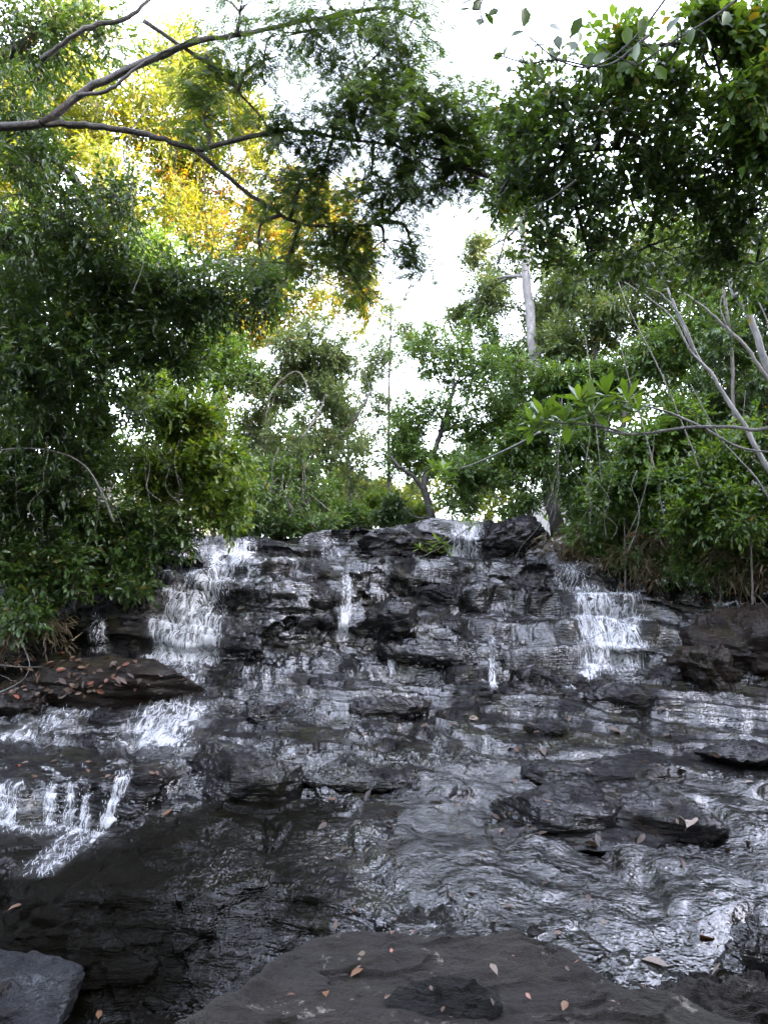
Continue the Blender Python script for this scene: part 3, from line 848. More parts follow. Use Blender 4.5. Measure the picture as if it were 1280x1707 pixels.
# ------------------------------------------------------------------ leaves, twigs, trees
def leaf_geo(geo, P, D, N, L, Wd, tint, lod=0, curl=0.12, fold=0.18, prof=(0.75, 1.0, 0.35, 0.68)):
    """P base points, D tip directions, N blade normals"""
    m = len(P)
    D = norm(D)
    Sd = norm(np.cross(D, N)); N = np.cross(Sd, D)
    L = np.broadcast_to(L, (m,))[:, None]; Wd = np.broadcast_to(Wd, (m,))[:, None]
    if lod == 0:
        V = np.stack([P, P + D * L * 0.45 + Sd * Wd * 0.5 + N * Wd * fold, P + D * L - N * L * curl,
                      P + D * L * 0.45 - Sd * Wd * 0.5 + N * Wd * fold], 1)
        k = np.arange(m)[:, None] * 4
        geo.add(V, np.concatenate([k + np.array([0, 1, 2]), k + np.array([0, 2, 3])]), None, np.repeat(tint, 4))
    else:
        a, b, ta, tb = prof
        m1 = P + D * L * ta - N * L * curl * 0.15; m2 = P + D * L * tb - N * L * curl * 0.5
        tip = P + D * L - N * L * curl
        V = np.stack([P, m1, m2, tip,
                      m1 + Sd * Wd * 0.5 * a + N * Wd * fold, m2 + Sd * Wd * 0.5 * b + N * Wd * fold,
                      m1 - Sd * Wd * 0.5 * a + N * Wd * fold, m2 - Sd * Wd * 0.5 * b + N * Wd * fold], 1)
        k = np.arange(m)[:, None] * 8
        geo.add(V, np.concatenate([k + np.array(t) for t in ([0, 4, 1], [5, 3, 2], [0, 1, 6], [7, 2, 3])]),
                np.concatenate([k + np.array(t) for t in ([1, 4, 5, 2], [6, 1, 2, 7])]), np.repeat(tint, 8))

def twig_geo(geo, A, Bp, r0, r1):
    """many straight three-sided twigs at once"""
    m = len(A)
    d = norm(Bp - A); s = norm(np.cross(d, np.array([0.3, 0.2, 1.0]))); t = np.cross(d, s)
    V = []
    for P, r in ((A, r0), (Bp, r1)):
        for k in range(3):
            V.append(P + r * (s * cos(2.094 * k) + t * sin(2.094 * k)))
    V = np.stack(V, 1)
    k = np.arange(m)[:, None] * 6
    geo.add(V, None, np.concatenate([k + np.array(q) for q in ([0, 1, 4, 3], [1, 2, 5, 4], [2, 0, 3, 5])]))

def sprays(leaf, wood, C, out, nl, twig, ll, lw, rng, droop=0.35, lod=0, spread=0.9, tint0=0.0, tint_sd=0.16, up=0.15, curl=0.12, prof=(0.75, 1.0, 0.35, 0.68), twig_r=0.0022):
    """leafy twigs: nl leaves set round each twig"""
    n = len(C)
    ax = norm(out * 0.7 + rng.normal(0, 0.45, (n, 3)) + np.array([0, 0, up]))
    A = C - ax * twig * 0.5
    tw = twig * rng.uniform(0.7, 1.25, n)
    tip = A + ax * tw[:, None] - np.array([0, 0, 1.0]) * (0.12 * tw)[:, None]
    if wood is not None:
        twig_geo(wood, A, tip, twig_r, twig_r * 0.5)
    ref = norm(np.cross(ax, rng.normal(0, 1, (n, 3)))); ref2 = np.cross(ax, ref)
    k = np.arange(nl)
    t = 0.15 + 0.85 * (k / max(nl - 1, 1))
    ang = k[None, :] * 2.4 + rng.uniform(0, 6.28, (n, 1)) + rng.normal(0, 0.4, (n, nl))
    side = ref[:, None, :] * np.cos(ang)[..., None] + ref2[:, None, :] * np.sin(ang)[..., None]
    P = A[:, None, :] + (tip - A)[:, None, :] * t[None, :, None]
    op = rng.uniform(0.6, 1.15, (n, nl, 1)) * spread * (1.15 - 0.55 * t[None, :, None])
    D = ax[:, None, :] * np.cos(op) + side * np.sin(op) - np.array([0, 0, 1.0]) * droop * rng.uniform(0.3, 1.4, (n, nl, 1))
    Nn = np.array([0, 0, 1.0]) + 0.55 * rng.normal(0, 1, (n, nl, 3)) + 0.35 * ax[:, None, :]
    L = ll * rng.uniform(0.45, 1.3, (n, nl)); Wd = lw * rng.uniform(0.75, 1.2, (n, nl))
    ti = np.clip(0.42 + tint0 + rng.normal(0, tint_sd, (n, 1)) + rng.normal(0, 0.14, (n, nl)), 0, 1)
    leaf_geo(leaf, P.reshape(-1, 3), D.reshape(-1, 3), Nn.reshape(-1, 3), L.ravel(), Wd.ravel(), ti.ravel(), lod, curl, prof=prof)

def feathers(leaf, wood, C, out, rng, nf=6, twig=0.30, fl=0.12, pairs=8, ls=0.028, tint0=0.0):
    """twigs of feathery leaves: each leaf is a stalk with pairs of narrow leaflets, hanging a little"""
    n = len(C)
    ax = norm(out * np.array([1, 1, 0.4]) + rng.normal(0, 0.35, (n, 3)) + np.array([0, 0, -0.1]))
    A = C - ax * twig * 0.5; tip = C + ax * twig * 0.5 - np.array([0, 0, 0.10 * twig])
    twig_geo(wood, A, tip, 0.0026, 0.0012)
    k = np.arange(nf); t = 0.1 + 0.9 * k / (nf - 1)
    sdv = norm(np.cross(ax, np.array([0, 0, 1.0])))
    sg = np.where(k % 2 == 0, 1.0, -1.0)
    P = A[:, None, :] + (tip - A)[:, None, :] * t[None, :, None]
    D = norm(ax[:, None, :] * 0.55 + sdv[:, None, :] * sg[None, :, None] * 0.9 + rng.normal(0, 0.25, (n, nf, 3)) - np.array([0, 0, 0.45]))
    P = P.reshape(-1, 3); D = D.reshape(-1, 3); m = len(P)
    Lf = fl * rng.uniform(0.65, 1.2, m)
    Nn = norm(np.array([0, 0, 1.0]) + 0.5 * rng.normal(0, 1, (m, 3)))
    Sd = norm(np.cross(D, Nn)); Nn = np.cross(Sd, D)
    j = np.arange(pairs); tj = 0.12 + 0.88 * j / (pairs - 1)
    ti = np.clip(0.45 + tint0 + rng.normal(0, 0.15, m), 0, 1)
    for s in (1.0, -1.0):
        PP = P[:, None, :] + (D * Lf[:, None])[:, None, :] * tj[None, :, None] - np.array([0, 0, 1.0]) * (0.12 * Lf[:, None] * tj ** 2)[..., None]
        DD = np.repeat(D[:, None, :] * 0.55 + s * Sd[:, None, :] - Nn[:, None, :] * 0.15, pairs, 1)
        LL = ls * (1.15 - 0.6 * np.abs(tj - 0.4))[None, :] * np.ones((m, 1))
        NN = np.repeat(Nn[:, None, :], pairs, 1)
        leaf_geo(leaf, PP.reshape(-1, 3), DD.reshape(-1, 3), NN.reshape(-1, 3), LL.ravel(), LL.ravel() * 0.42, np.repeat(ti, pairs), 0, 0.05, 0.05)

def blob_points(blobs, n, rng, gap=0.0, freq=2.2, seed=0, shell=2.4, even=False):
    """blobs: (px, py, distance, rx px, ry px, depth m) -> points inside and outward directions"""
    b = np.array(blobs, float)
    C = W(b[:, 0], b[:, 1], b[:, 2])
    R = np.stack([b[:, 3] / FPX * b[:, 2], b[:, 5], b[:, 4] / FPX * b[:, 2]], 1)
    C0, R0 = C, R
    k = 9                                                    # each mass is broken into smaller uneven clumps
    off = norm(rng.normal(0, 1, (len(b), k, 3))) * (rng.uniform(0, 1, (len(b), k, 1)) ** 0.45) * 0.95
    C = np.concatenate([C0, (C0[:, None] + off * R0[:, None]).reshape(-1, 3)])
    R = np.concatenate([R0 * 0.62, (R0[:, None] * rng.uniform(0.20, 0.52, (len(b), k, 1)) * rng.uniform(0.7, 1.4, (len(b), k, 3))).reshape(-1, 3)])
    if even: C, R = C0, R0 * 1.12
    wgt = (R[:, 0] * R[:, 2]) ** 0.85 * R[:, 1] ** 0.5
    cnt = rng.multinomial(int(n * 1.9), wgt / wgt.sum())
    idx = np.repeat(np.arange(len(C)), cnt)
    u = norm(rng.normal(0, 1, (len(idx), 3))); r = rng.uniform(0, 1, len(idx)) ** (1 / shell)
    P = C[idx] + u * r[:, None] * R[idx]
    nz = fbm(P, freq, 3, 300 + seed)
    ok = np.flatnonzero(nz > gap - 0.25)
    rng.shuffle(ok)
    ok = ok[:n]
    out = norm(u[ok] * np.array([1, 1, 0.8]) + np.array([0, -0.15, 0.15]))
    return P[ok], out, C0, R0

def plant(name, cat, label, blobs, n, leaf='leaf_mid', ll=0.10, lw=0.045, nl=9, twig=0.34, trunk=None, r=0.06, bark='bark_grey', group=None,
          lod=0, gap=0.0, freq=2.0, seed=1, droop=0.35, feather=False, limbs=3, tint0=0.0, base=None, up=0.15, twig_r=0.0022, prof=(0.75, 1.0, 0.35, 0.68), extra=(), crown='crown', even=False, spread=1.0):
    if spread != 1.0: blobs = [(a, b_, c, d * spread, e * spread, f * spread) for a, b_, c, d, e, f in blobs]
    """tree or shrub: an Empty at its base > trunk (with limbs and twigs), crown. trunk: list of (px, py, distance)"""
    rng = np.random.default_rng(seed * 7 + 5)
    C, out, BC, BR = blob_points(blobs, n, rng, gap, freq, seed, even=even, shell=2.0 if even else 2.4)
    if trunk is not None:
        T = W([t[0] for t in trunk], [t[1] for t in trunk], [t[2] for t in trunk])
    else:
        lo = BC[np.argmin(BC[:, 2])]
        bx, by = lo[0], lo[1] + 0.2
        T = np.array([[bx, by, ground_z(bx, by) - 0.1], lo])
    b0 = T[0] if base is None else np.asarray(base, float)
    if trunk is None: r = 0.022
    root = empty(name, b0, label, cat, group)
    wood = Geo(); leaf_g = Geo()
    Tp = smooth_path(T, 26)
    Tp[1:-1] += 0.07 * r * rng.normal(0, 1, (24, 3))
    wood.tube(Tp, np.linspace(r, r * 0.45, 26), 9, 0.25, seed)
    for e in extra:                                        # named limbs given by hand: (radius0, radius1, points)
        E = W([t[0] for t in e[2]], [t[1] for t in e[2]], [t[2] for t in e[2]])
        Ep = smooth_path(E, 26)
        Ep[1:-1] += 0.18 * e[0] * rng.normal(0, 1, (24, 3))
        wood.tube(Ep, np.linspace(e[0], e[1], 26), 7, 0.25, seed)
    src = np.concatenate([Tp] + [smooth_path(W([t[0] for t in e[2]], [t[1] for t in e[2]], [t[2] for t in e[2]]), 20) for e in extra])
    for c, rr in zip(BC, BR):
        i = np.argmin(np.linalg.norm(src - c, axis=1) + 0.5 * np.clip(src[:, 2] - c[2], 0, None))
        mid = (src[i] + c) / 2 + rng.normal(0, 0.12, 3) * np.linalg.norm(c - src[i]) + np.array([0, 0, 0.05])
        if np.linalg.norm(c - src[i]) > 0.12:
            wood.tube(smooth_path([src[i], mid, c], 10), np.linspace(r * 0.28, r * 0.12, 10), 6)
        for _ in range(limbs):
            e = c + norm(rng.normal(0, 1, 3)) * rr * 0.85
            m_ = (c + e) / 2 + rng.normal(0, 0.10, 3) * rr
            wood.tube(smooth_path([c, m_, e], 8), np.linspace(r * 0.12, 0.003, 8), 5)
    if feather:
        feathers(leaf_g, wood, C, out, rng, tint0=tint0)
    else:
        sprays(leaf_g, wood, C, out, nl, twig, ll, lw, rng, droop, lod, tint0=tint0, up=up, twig_r=twig_r, prof=prof)
    wood.build('trunk', MAT[bark], root, b0)
    leaf_g.build(crown, MAT[leaf], root, b0, smooth=bool(lod))
    return root

GT = 'trees along the left bank'
GS = 'shrubs along the left bank'
# --- left side, far to near
plant('tree', 'tree', 'tall sunlit golden-green tree at the back left, catching the last sun at its top',
      [(110,130,16,120,110,1.8),(230,210,16,120,100,1.8),(300,110,17,120,100,1.8),(180,330,15.5,120,90,1.6),(40,330,15,120,110,1.6),(330,220,16.5,80,80,1.4),(130,430,15,110,60,1.3),(30,150,15,90,110,1.4),(420,200,17,60,70,1.2)], 5400, 'leaf_yellow', 0.13, 0.06, 9, 0.45,
      [(175,880,15.5),(170,600,15.5),(165,300,16),(150,90,16)], 0.15, 'bark_pale', GT, seed=2, tint0=0.1, gap=0.02)
plant('tree', 'tree', 'golden tree behind the forked branches, glowing yellow left of the middle of the sky gap',
      [(420,330,18,90,80,1.5),(510,390,18.5,90,70,1.5),(350,400,17.5,90,80,1.5),(590,430,19,60,45,1.2),(440,450,18,90,60,1.4),(300,300,17.5,70,70,1.2),(540,330,18.5,70,50,1.2),(600,500,19,60,60,1.2),(480,520,18,90,60,1.3),(380,520,17.5,70,60,1.2)], 4200, 'leaf_yellow', 0.13, 0.06, 9, 0.45,
      [(365,880,17),(365,620,17),(370,500,17.5),(420,330,18)], 0.14, 'bark_pale', GT, seed=3, tint0=0.25, gap=0.08)
plant('tree', 'tree', 'mid green tree filling the gap below the golden tree, half hidden by darker branches',
      [(250,470,14,110,80,1.3),(150,520,13.5,120,90,1.3),(340,540,14.5,90,80,1.3),(300,620,14,90,80,1.2),(390,610,15.5,60,70,1.0)], 2400, 'leaf_mid', 0.12, 0.055, 9, 0.42,
      [(290,900,14),(285,700,14),(270,560,14),(250,430,14)], 0.11, 'bark_grey', GT, seed=4, tint0=0.12)
plant('tree', 'tree', 'slender tree whose pale trunk shows through the leaves at the left edge of the picture',
      [(20,470,11.5,70,60,0.8),(60,420,11.5,90,60,0.8),(0,580,11.5,80,80,0.8)], 900, 'leaf_mid', 0.11, 0.05, 9, 0.38,
      [(-10,900,11.5),(-2,700,11.5),(8,560,11.5),(22,455,11.5),(45,340,11.5)], 0.085, 'bark_pale', GT, seed=5)
plant('tree', 'tree', 'pale airy tree left of the sky gap with thin arching grey branches',
      [(470,640,16,75,60,1.1),(545,640,16,55,70,1.0),(430,720,15.5,70,70,1.0),(520,750,15.5,75,70,1.0),(490,580,16,70,50,0.9),(560,600,16,40,40,0.8),(570,690,16,40,50,0.7)], 4600, 'leaf_grey', 0.075, 0.035, 10, 0.32,
      [(425,895,15),(432,800,15),(440,720,15.5),(470,620,16)], 0.045, 'bark_grey', GT, seed=6, gap=0.06, tint0=0.05,
      extra=[(0.045,0.015,[(380,862,14.6),(430,800,14.8),(490,745,15),(530,690,15.2),(545,650,15.4)]), (0.03,0.008,[(430,800,14.8),(500,815,14.6),(560,860,14.4)]),
             (0.05,0.02,[(500,880,15.5),(540,760,15.6),(590,700,15.8),(620,650,16)]), (0.03,0.01,[(440,740,15.3),(450,660,15.3),(490,620,15.3),(510,640,15.2),(505,690,15.1)])])
plant('shrub', 'shrub', 'green bush at the top left of the falls behind the start of the left waterfall',
      [(440,850,14.2,60,45,0.7),(520,860,14.5,50,35,0.7),(470,800,14.8,80,45,0.8),(400,800,14.0,50,60,0.7)], 1500, 'leaf_mid', 0.085, 0.04, 9, 0.30, seed=7, group=GS, tint0=0.05)
plant('shrub', 'shrub', 'bright light-green shrub leaning over the left waterfall with yellow-green young leaves',
      [(300,700,10.6,90,60,0.6),(340,770,10.4,75,60,0.6),(330,840,10.3,80,45,0.5),(270,790,10.5,90,60,0.6),(250,660,10.8,60,40,0.5),(385,850,10.8,28,30,0.3)], 2200, 'leaf_bright', 0.10, 0.038, 10, 0.34,
      [(230,960,11),(250,850,10.8),(290,750,10.6)], 0.035, 'bark_grey', GS, lod=1, seed=8, tint0=0.0)
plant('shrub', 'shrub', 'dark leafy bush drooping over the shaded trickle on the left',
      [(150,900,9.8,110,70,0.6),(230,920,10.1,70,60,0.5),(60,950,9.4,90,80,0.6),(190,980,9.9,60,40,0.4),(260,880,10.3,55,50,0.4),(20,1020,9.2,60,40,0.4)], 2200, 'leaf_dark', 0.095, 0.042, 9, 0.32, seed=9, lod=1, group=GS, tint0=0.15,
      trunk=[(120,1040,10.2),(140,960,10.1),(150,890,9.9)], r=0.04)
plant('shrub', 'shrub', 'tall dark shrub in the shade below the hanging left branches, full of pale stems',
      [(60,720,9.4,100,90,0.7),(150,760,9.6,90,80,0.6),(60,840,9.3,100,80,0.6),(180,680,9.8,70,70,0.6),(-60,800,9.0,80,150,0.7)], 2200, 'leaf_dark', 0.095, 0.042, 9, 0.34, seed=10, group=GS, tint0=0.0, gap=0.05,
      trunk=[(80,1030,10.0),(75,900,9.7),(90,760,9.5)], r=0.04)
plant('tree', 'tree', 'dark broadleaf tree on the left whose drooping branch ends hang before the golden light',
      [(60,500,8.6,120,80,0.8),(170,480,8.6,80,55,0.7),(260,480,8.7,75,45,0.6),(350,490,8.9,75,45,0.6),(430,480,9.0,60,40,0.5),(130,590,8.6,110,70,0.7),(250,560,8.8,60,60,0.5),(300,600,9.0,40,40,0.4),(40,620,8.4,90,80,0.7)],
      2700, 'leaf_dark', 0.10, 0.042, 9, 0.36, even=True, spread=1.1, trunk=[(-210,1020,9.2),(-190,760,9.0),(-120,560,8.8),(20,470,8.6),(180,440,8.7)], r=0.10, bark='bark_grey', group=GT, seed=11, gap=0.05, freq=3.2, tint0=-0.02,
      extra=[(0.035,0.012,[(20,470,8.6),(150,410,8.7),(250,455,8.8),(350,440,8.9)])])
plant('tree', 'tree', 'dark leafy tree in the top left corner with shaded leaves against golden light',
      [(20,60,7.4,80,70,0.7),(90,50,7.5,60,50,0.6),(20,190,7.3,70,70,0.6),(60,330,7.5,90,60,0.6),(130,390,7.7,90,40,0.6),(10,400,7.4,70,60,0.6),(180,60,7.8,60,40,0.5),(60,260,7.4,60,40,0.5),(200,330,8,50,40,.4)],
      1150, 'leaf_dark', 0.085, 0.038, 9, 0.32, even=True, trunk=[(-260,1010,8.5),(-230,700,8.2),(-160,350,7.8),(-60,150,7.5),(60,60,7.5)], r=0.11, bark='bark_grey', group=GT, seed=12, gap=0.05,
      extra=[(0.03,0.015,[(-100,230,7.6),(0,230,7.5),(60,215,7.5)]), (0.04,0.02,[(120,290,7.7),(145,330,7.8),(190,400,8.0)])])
# --- the overhanging tree with feathery leaves
plant('tree', 'tree', 'leaning tree with long forked branches and feathery leaves reaching over the water from the left',
      [(520,50,6.8,70,50,.4),(600,40,6.8,75,60,.4),(690,30,6.9,50,40,.35),(600,120,6.9,75,55,.4),(680,120,7,60,55,.4),(560,190,7,65,45,.4),(650,200,7,70,50,.4),(720,190,7.1,40,45,.35),
       (740,230,7.2,70,40,.35),(770,180,7.2,50,40,.35),(830,210,7.3,50,40,.35),(860,270,7.4,50,40,.35),(700,270,7.3,60,35,.35),(790,290,7.4,55,35,.35),(860,330,7.5,40,30,.3),(640,330,7.5,50,30,.3),(800,240,7.3,50,40,.3),(460,215,7,45,35,.3),(440,100,6.8,40,45,.3),(340,200,7.1,40,60,.3),(350,110,6.9,40,40,.3),(540,280,7.3,60,35,.3),(620,290,7.4,55,35,.3),
       (490,330,7.4,60,35,.35),(580,370,7.5,60,35,.35),(640,400,7.6,50,40,.3),(560,430,7.7,70,35,.35),(480,440,7.7,60,30,.3),(690,320,7.5,35,35,.25),(430,400,7.5,45,30,.3),(690,430,7.8,40,30,.25),
       (600,480,7.9,45,30,.3),(740,290,7.5,35,30,.25),(400,20,6.7,60,30,.3)],
      2150, 'leaf_feather', even=True, trunk=[(-420,1000,7.6),(-330,700,7.2),(-170,380,7.0),(-40,230,6.8),(70,206,6.7)], r=0.085, bark='bark_brown', group=GT, seed=13, feather=True, limbs=5, gap=0.12, freq=4.5, spread=1.3,
      extra=[(0.040,0.020,[(70,206,6.7),(130,160,6.7),(200,122,6.7),(270,92,6.7),(330,70,6.7),(430,52,6.8),(560,25,6.8)]),
             (0.036,0.024,[(70,206,6.7),(120,206,6.8),(175,213,6.8),(230,222,6.9),(275,232,6.9),(325,252,7.0)]),
             (0.026,0.009,[(325,252,7.0),(370,285,7.1),(400,312,7.2),(450,345,7.3),(490,370,7.4),(560,378,7.5),(640,370,7.6)]),
             (0.026,0.009,[(325,252,7.0),(380,237,7.0),(430,226,7.0),(490,218,7.1),(560,230,7.2),(640,240,7.2),(760,275,7.3)]),
             (0.022,0.008,[(240,35,6.6),(300,75,6.7),(360,115,6.8),(400,155,6.9),(430,190,7.0),(450,215,7)]),
             (0.020,0.008,[(130,160,6.7),(180,150,6.6),(240,105,6.6),(330,60,6.6)]),
             (0.028,0.014,[(70,100,6.8),(130,55,6.7),(170,40,6.7),(210,30,6.7),(300,-40,6.7)])])
# --- middle, beyond the lip
plant('tree', 'tree', 'slender far tree standing alone in the sky gap above the falls',
      [(650,530,22,40,40,.7),(640,600,22,45,45,.7),(620,660,22,40,40,.6),(655,690,22,45,40,.6),(600,740,22,40,40,.6),(650,760,22,50,40,.6),(610,600,22,30,50,.6),(680,560,22,30,40,.6),(600,810,22,40,25,.6),(670,800,22,40,40,.6)], 1700, 'leaf_grey', 0.10, 0.045, 8, 0.36,
      [(650,870,22),(648,760,22),(649,640,22),(652,505,22)], 0.055, 'bark_pale', 'trees beyond the lip of the falls', seed=14, gap=0.1,
      extra=[(0.03,0.01,[(560,800,21.5),(600,730,21.7),(640,680,22),(680,600,22)])])
plant('shrub', 'shrub', 'far sunny yellow-green bush low in the gap above the lip of the falls',
      [(590,840,25,45,30,.9),(640,850,24,40,25,.8),(555,845,22,30,30,.7),(610,815,27,45,20,.8),(500,845,24,50,40,.8),(650,830,25,40,35,.8),(570,800,26,40,25,.8)], 2600, 'leaf_yellow', 0.13, 0.06, 8, 0.4, seed=15, group='shrubs beyond the lip of the falls', tint0=0.1)  # light yellow leaf colour stands in for sunlight; the hill shades this bush
plant('shrub', 'shrub', 'small dark bush at the left end of the dark squared block on the lip',
      [(655,845,15,26,24,.4),(640,862,15,18,14,.3)], 350, 'leaf_dark', 0.08, 0.04, 9, 0.26, seed=16, group='shrubs beyond the lip of the falls')
plant('tree', 'tree', 'rounded green tree with a dark forked trunk on the lip, right of the sky gap',
      [(720,600,15.5,65,50,.9),(790,620,15.5,75,60,.9),(700,690,15.2,55,60,.8),(780,700,15.2,85,65,.9),(730,770,15,75,50,.8),(850,690,15.5,60,65,.8),(680,750,15.2,45,50,.6),(800,560,16,55,40,.8),(860,610,15.8,45,50,.7)],
      3600, 'leaf_mid', 0.085, 0.038, 10, 0.30, [(722,868,14.6),(712,835,14.6),(708,800,14.7),(735,720,15.0),(760,640,15.3)], 0.075, 'bark_dark', 'trees along the right bank', seed=17, tint0=0.08,
      extra=[(0.05,0.03,[(712,830,14.6),(690,795,14.5),(668,780,14.4),(650,760,14.4)]), (0.03,0.012,[(722,864,14.6),(690,862,14.3),(672,845,14.2)])])
GR = 'trees along the right bank'
GH = 'shrubs along the right bank'
plant('tree', 'tree', 'tall tree with a straight bare pale trunk rising out of the green right bank',
      [(830,440,17,45,60,.8),(800,500,16.5,50,50,.8),(930,430,17,60,60,.9),(860,330,17.5,40,40,.6),(900,520,16.5,40,50,.7),(960,480,16.5,50,50,.8),(800,420,17,45,45,.8),(770,520,17,40,40,.7),(830,300,17.5,40,30,.6)], 3200, 'leaf_grey', 0.085, 0.04, 9, 0.32,
      [(932,893,13.6),(918,830,13.7),(908,750,13.9),(898,660,14.2),(890,590,14.4),(880,500,14.8),(873,400,15.2),(868,330,15.6),(862,250,16.2)], 0.13, 'bark_pale', GR, seed=18, gap=0.12)
plant('tree', 'tree', 'grey-green tree high on the right bank behind the thin slanting trunks',
      [(960,470,15,70,60,.9),(1030,430,14.5,80,60,.9),(1000,540,14.5,80,60,.9),(930,570,14.5,60,50,.8),(1080,500,14,80,70,.9),(1120,420,14,90,70,.9),(1220,450,13.5,100,90,.9)],
      3000, 'leaf_grey', 0.13, 0.045, 9, 0.40, [(1010,900,14.2),(1000,700,14.4),(990,560,14.6),(1000,450,14.8)], 0.10, 'bark_grey', GR, seed=19)
plant('tree', 'tree', 'leafy green tree on the right bank in front of the grey-green one',
      [(930,640,13.6,80,55,.7),(1010,640,13.2,70,60,.7),(1100,600,12.8,80,70,.7),(1180,560,12.4,80,80,.7),(870,740,13.6,60,55,.6),(960,730,13,80,50,.6)], 3000, 'leaf_mid', 0.105, 0.042, 10, 0.34,
      [(1030,930,13),(1035,800,13),(1040,690,13),(1060,600,13)], 0.07, 'bark_grey', GR, seed=20, tint0=0.0)
plant('tree', 'tree', 'dark leafy tree at the right edge of the picture behind the leaning bare trunks',
      [(1240,560,11.8,90,80,.7),(1280,660,11.4,90,80,.7),(1180,680,11.8,80,70,.6),(1300,480,12,80,80,.7),(1380,600,11.5,90,150,.8)], 2200, 'leaf_dark', 0.105, 0.045, 9, 0.34,
      [(1330,980,11.6),(1320,800,11.6),(1290,620,11.7)], 0.08, 'bark_grey', GR, seed=21, tint0=0.05)
plant('shrub', 'shrub', 'glossy shrub at the right bank just below the big-leaved branch',
      [(1080,760,11.6,70,50,.5),(1130,720,11.4,70,55,.5),(1040,820,11.8,60,45,.5),(1140,800,11.2,80,55,.5)], 1700, 'leaf_mid', 0.105, 0.045, 9, 0.34, seed=22, lod=1, group=GH)
plant('shrub', 'shrub', 'leafy yellow-green shrub under the leaning bare trunks on the right bank',
      [(1200,790,10.6,80,55,.5),(1260,750,10.4,60,60,.5),(1170,850,10.7,80,45,.5),(1250,850,10.4,80,50,.5),(1330,800,10.2,70,120,.5)], 2200, 'leaf_bright', 0.095, 0.040, 9, 0.34, seed=23, lod=1, group=GH, tint0=-0.22)
plant('shrub', 'shrub', 'small-leaved shrub above the top ledge, left of the foot of the tall pale trunk',
      [(800,790,14.0,60,45,.5),(860,800,13.8,60,45,.5),(770,830,14.0,50,30,.4),(870,850,13.5,45,25,.4)], 1500, 'leaf_mid', 0.075, 0.035, 9, 0.28, seed=24, group=GH, gap=0.05)
plant('shrub', 'shrub', 'tangled bush over the right ledge, right of the foot of the tall pale trunk',
      [(970,820,13.0,60,60,.5),(980,890,12.6,55,35,.4),(1040,890,12.4,60,40,.4),(950,760,13.2,50,40,.5)], 2600, 'leaf_mid', 0.090, 0.032, 9, 0.32, seed=25, group=GH, tint0=-0.08, droop=0.55)
plant('shrub', 'shrub', 'low dense bush on the right bank above the grass tuft',
      [(1100,880,11.9,70,45,.4),(1170,910,11.5,70,40,.4),(1240,920,11.2,70,45,.4),(1310,920,11,60,60,.4),(1060,930,12,50,30,.4),(1130,935,11.7,60,30,.4),(1200,950,11.3,60,25,.3)], 3000, 'leaf_mid', 0.085, 0.032, 9, 0.30, seed=26, group=GH, tint0=-0.05, droop=0.5)
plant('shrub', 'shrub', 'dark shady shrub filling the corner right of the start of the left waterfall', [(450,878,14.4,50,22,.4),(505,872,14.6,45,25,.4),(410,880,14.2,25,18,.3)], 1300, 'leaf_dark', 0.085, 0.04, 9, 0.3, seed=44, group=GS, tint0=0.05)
GL_ = 'shrubs beyond the lip of the falls'
plant('shrub', 'shrub', 'mid-green shrub just behind the top ledge, above the middle trickle', [(560,865,16,50,28,.5),(520,840,16.5,45,35,.5),(600,870,16.5,35,18,.4)], 1300, 'leaf_mid', 0.085, 0.04, 9, 0.3, seed=41, group=GL_, tint0=0.1)
plant('shrub', 'shrub', 'fresh green shrub behind the dark squared block on the lip', [(690,855,16.5,40,25,.5),(650,868,17,35,15,.4),(640,835,18,30,25,.5)], 1000, 'leaf_bright', 0.085, 0.04, 9, 0.3, seed=42, group=GL_, tint0=0.0)
plant('tree', 'tree', 'thin leafy tree closing the gap just left of the slender far tree', [(575,720,20,35,60,.7),(590,780,20,40,50,.7),(560,650,20,35,45,.6),(600,830,20,40,35,.6)], 700, 'leaf_grey', 0.10, 0.045, 9, 0.34,
      [(585,880,20),(582,780,20),(575,690,20),(565,620,20)], 0.05, 'bark_pale', 'trees beyond the lip of the falls', seed=43, gap=0.08)
# --- near overhanging tree, upper right
plant('tree', 'tree', 'near tree with dark oval leaves and two black branches hanging in from the upper right',
      [(900,170,5.6,55,45,.4),(950,240,5.6,75,65,.45),(1050,220,5.6,90,75,.5),(1130,180,5.5,80,70,.5),(960,330,5.9,70,55,.4),(1050,330,5.9,90,60,.45),(1150,320,5.8,90,60,.45),(1240,350,5.7,70,70,.4),(850,170,5.8,35,35,.4),(870,260,5.8,45,40,.4),(840,310,5.9,35,30,.4),(910,390,6,45,30,.4),(980,420,6.1,50,30,.4),
       (1080,410,6.2,80,40,.4),(1190,420,6.1,80,40,.4),(880,290,5.8,45,45,.3),(1000,160,5.6,60,40,.4),(860,230,5.7,30,40,.3),(1260,440,6,60,40,.4),(1200,240,5.6,80,60,.4)],
      2000, 'leaf_dark', 0.072, 0.036, 7, 0.26, even=True, trunk=[(1750,1000,6.6),(1650,600,6.2),(1480,360,5.9),(1280,274,5.7)], r=0.09, bark='bark_dark', group='near trees hanging in from the right', lod=1, seed=27, gap=0.06, freq=4.0, tint0=0.1, spread=1.1,
      extra=[(0.030,0.008,[(1280,274,5.7),(1210,266,5.7),(1130,255,5.7),(1060,245,5.8),(960,255,5.8)]), (0.026,0.007,[(1400,330,5.7),(1280,310,5.7),(1220,298,5.7),(1180,284,5.8),(1130,270,5.8)])])
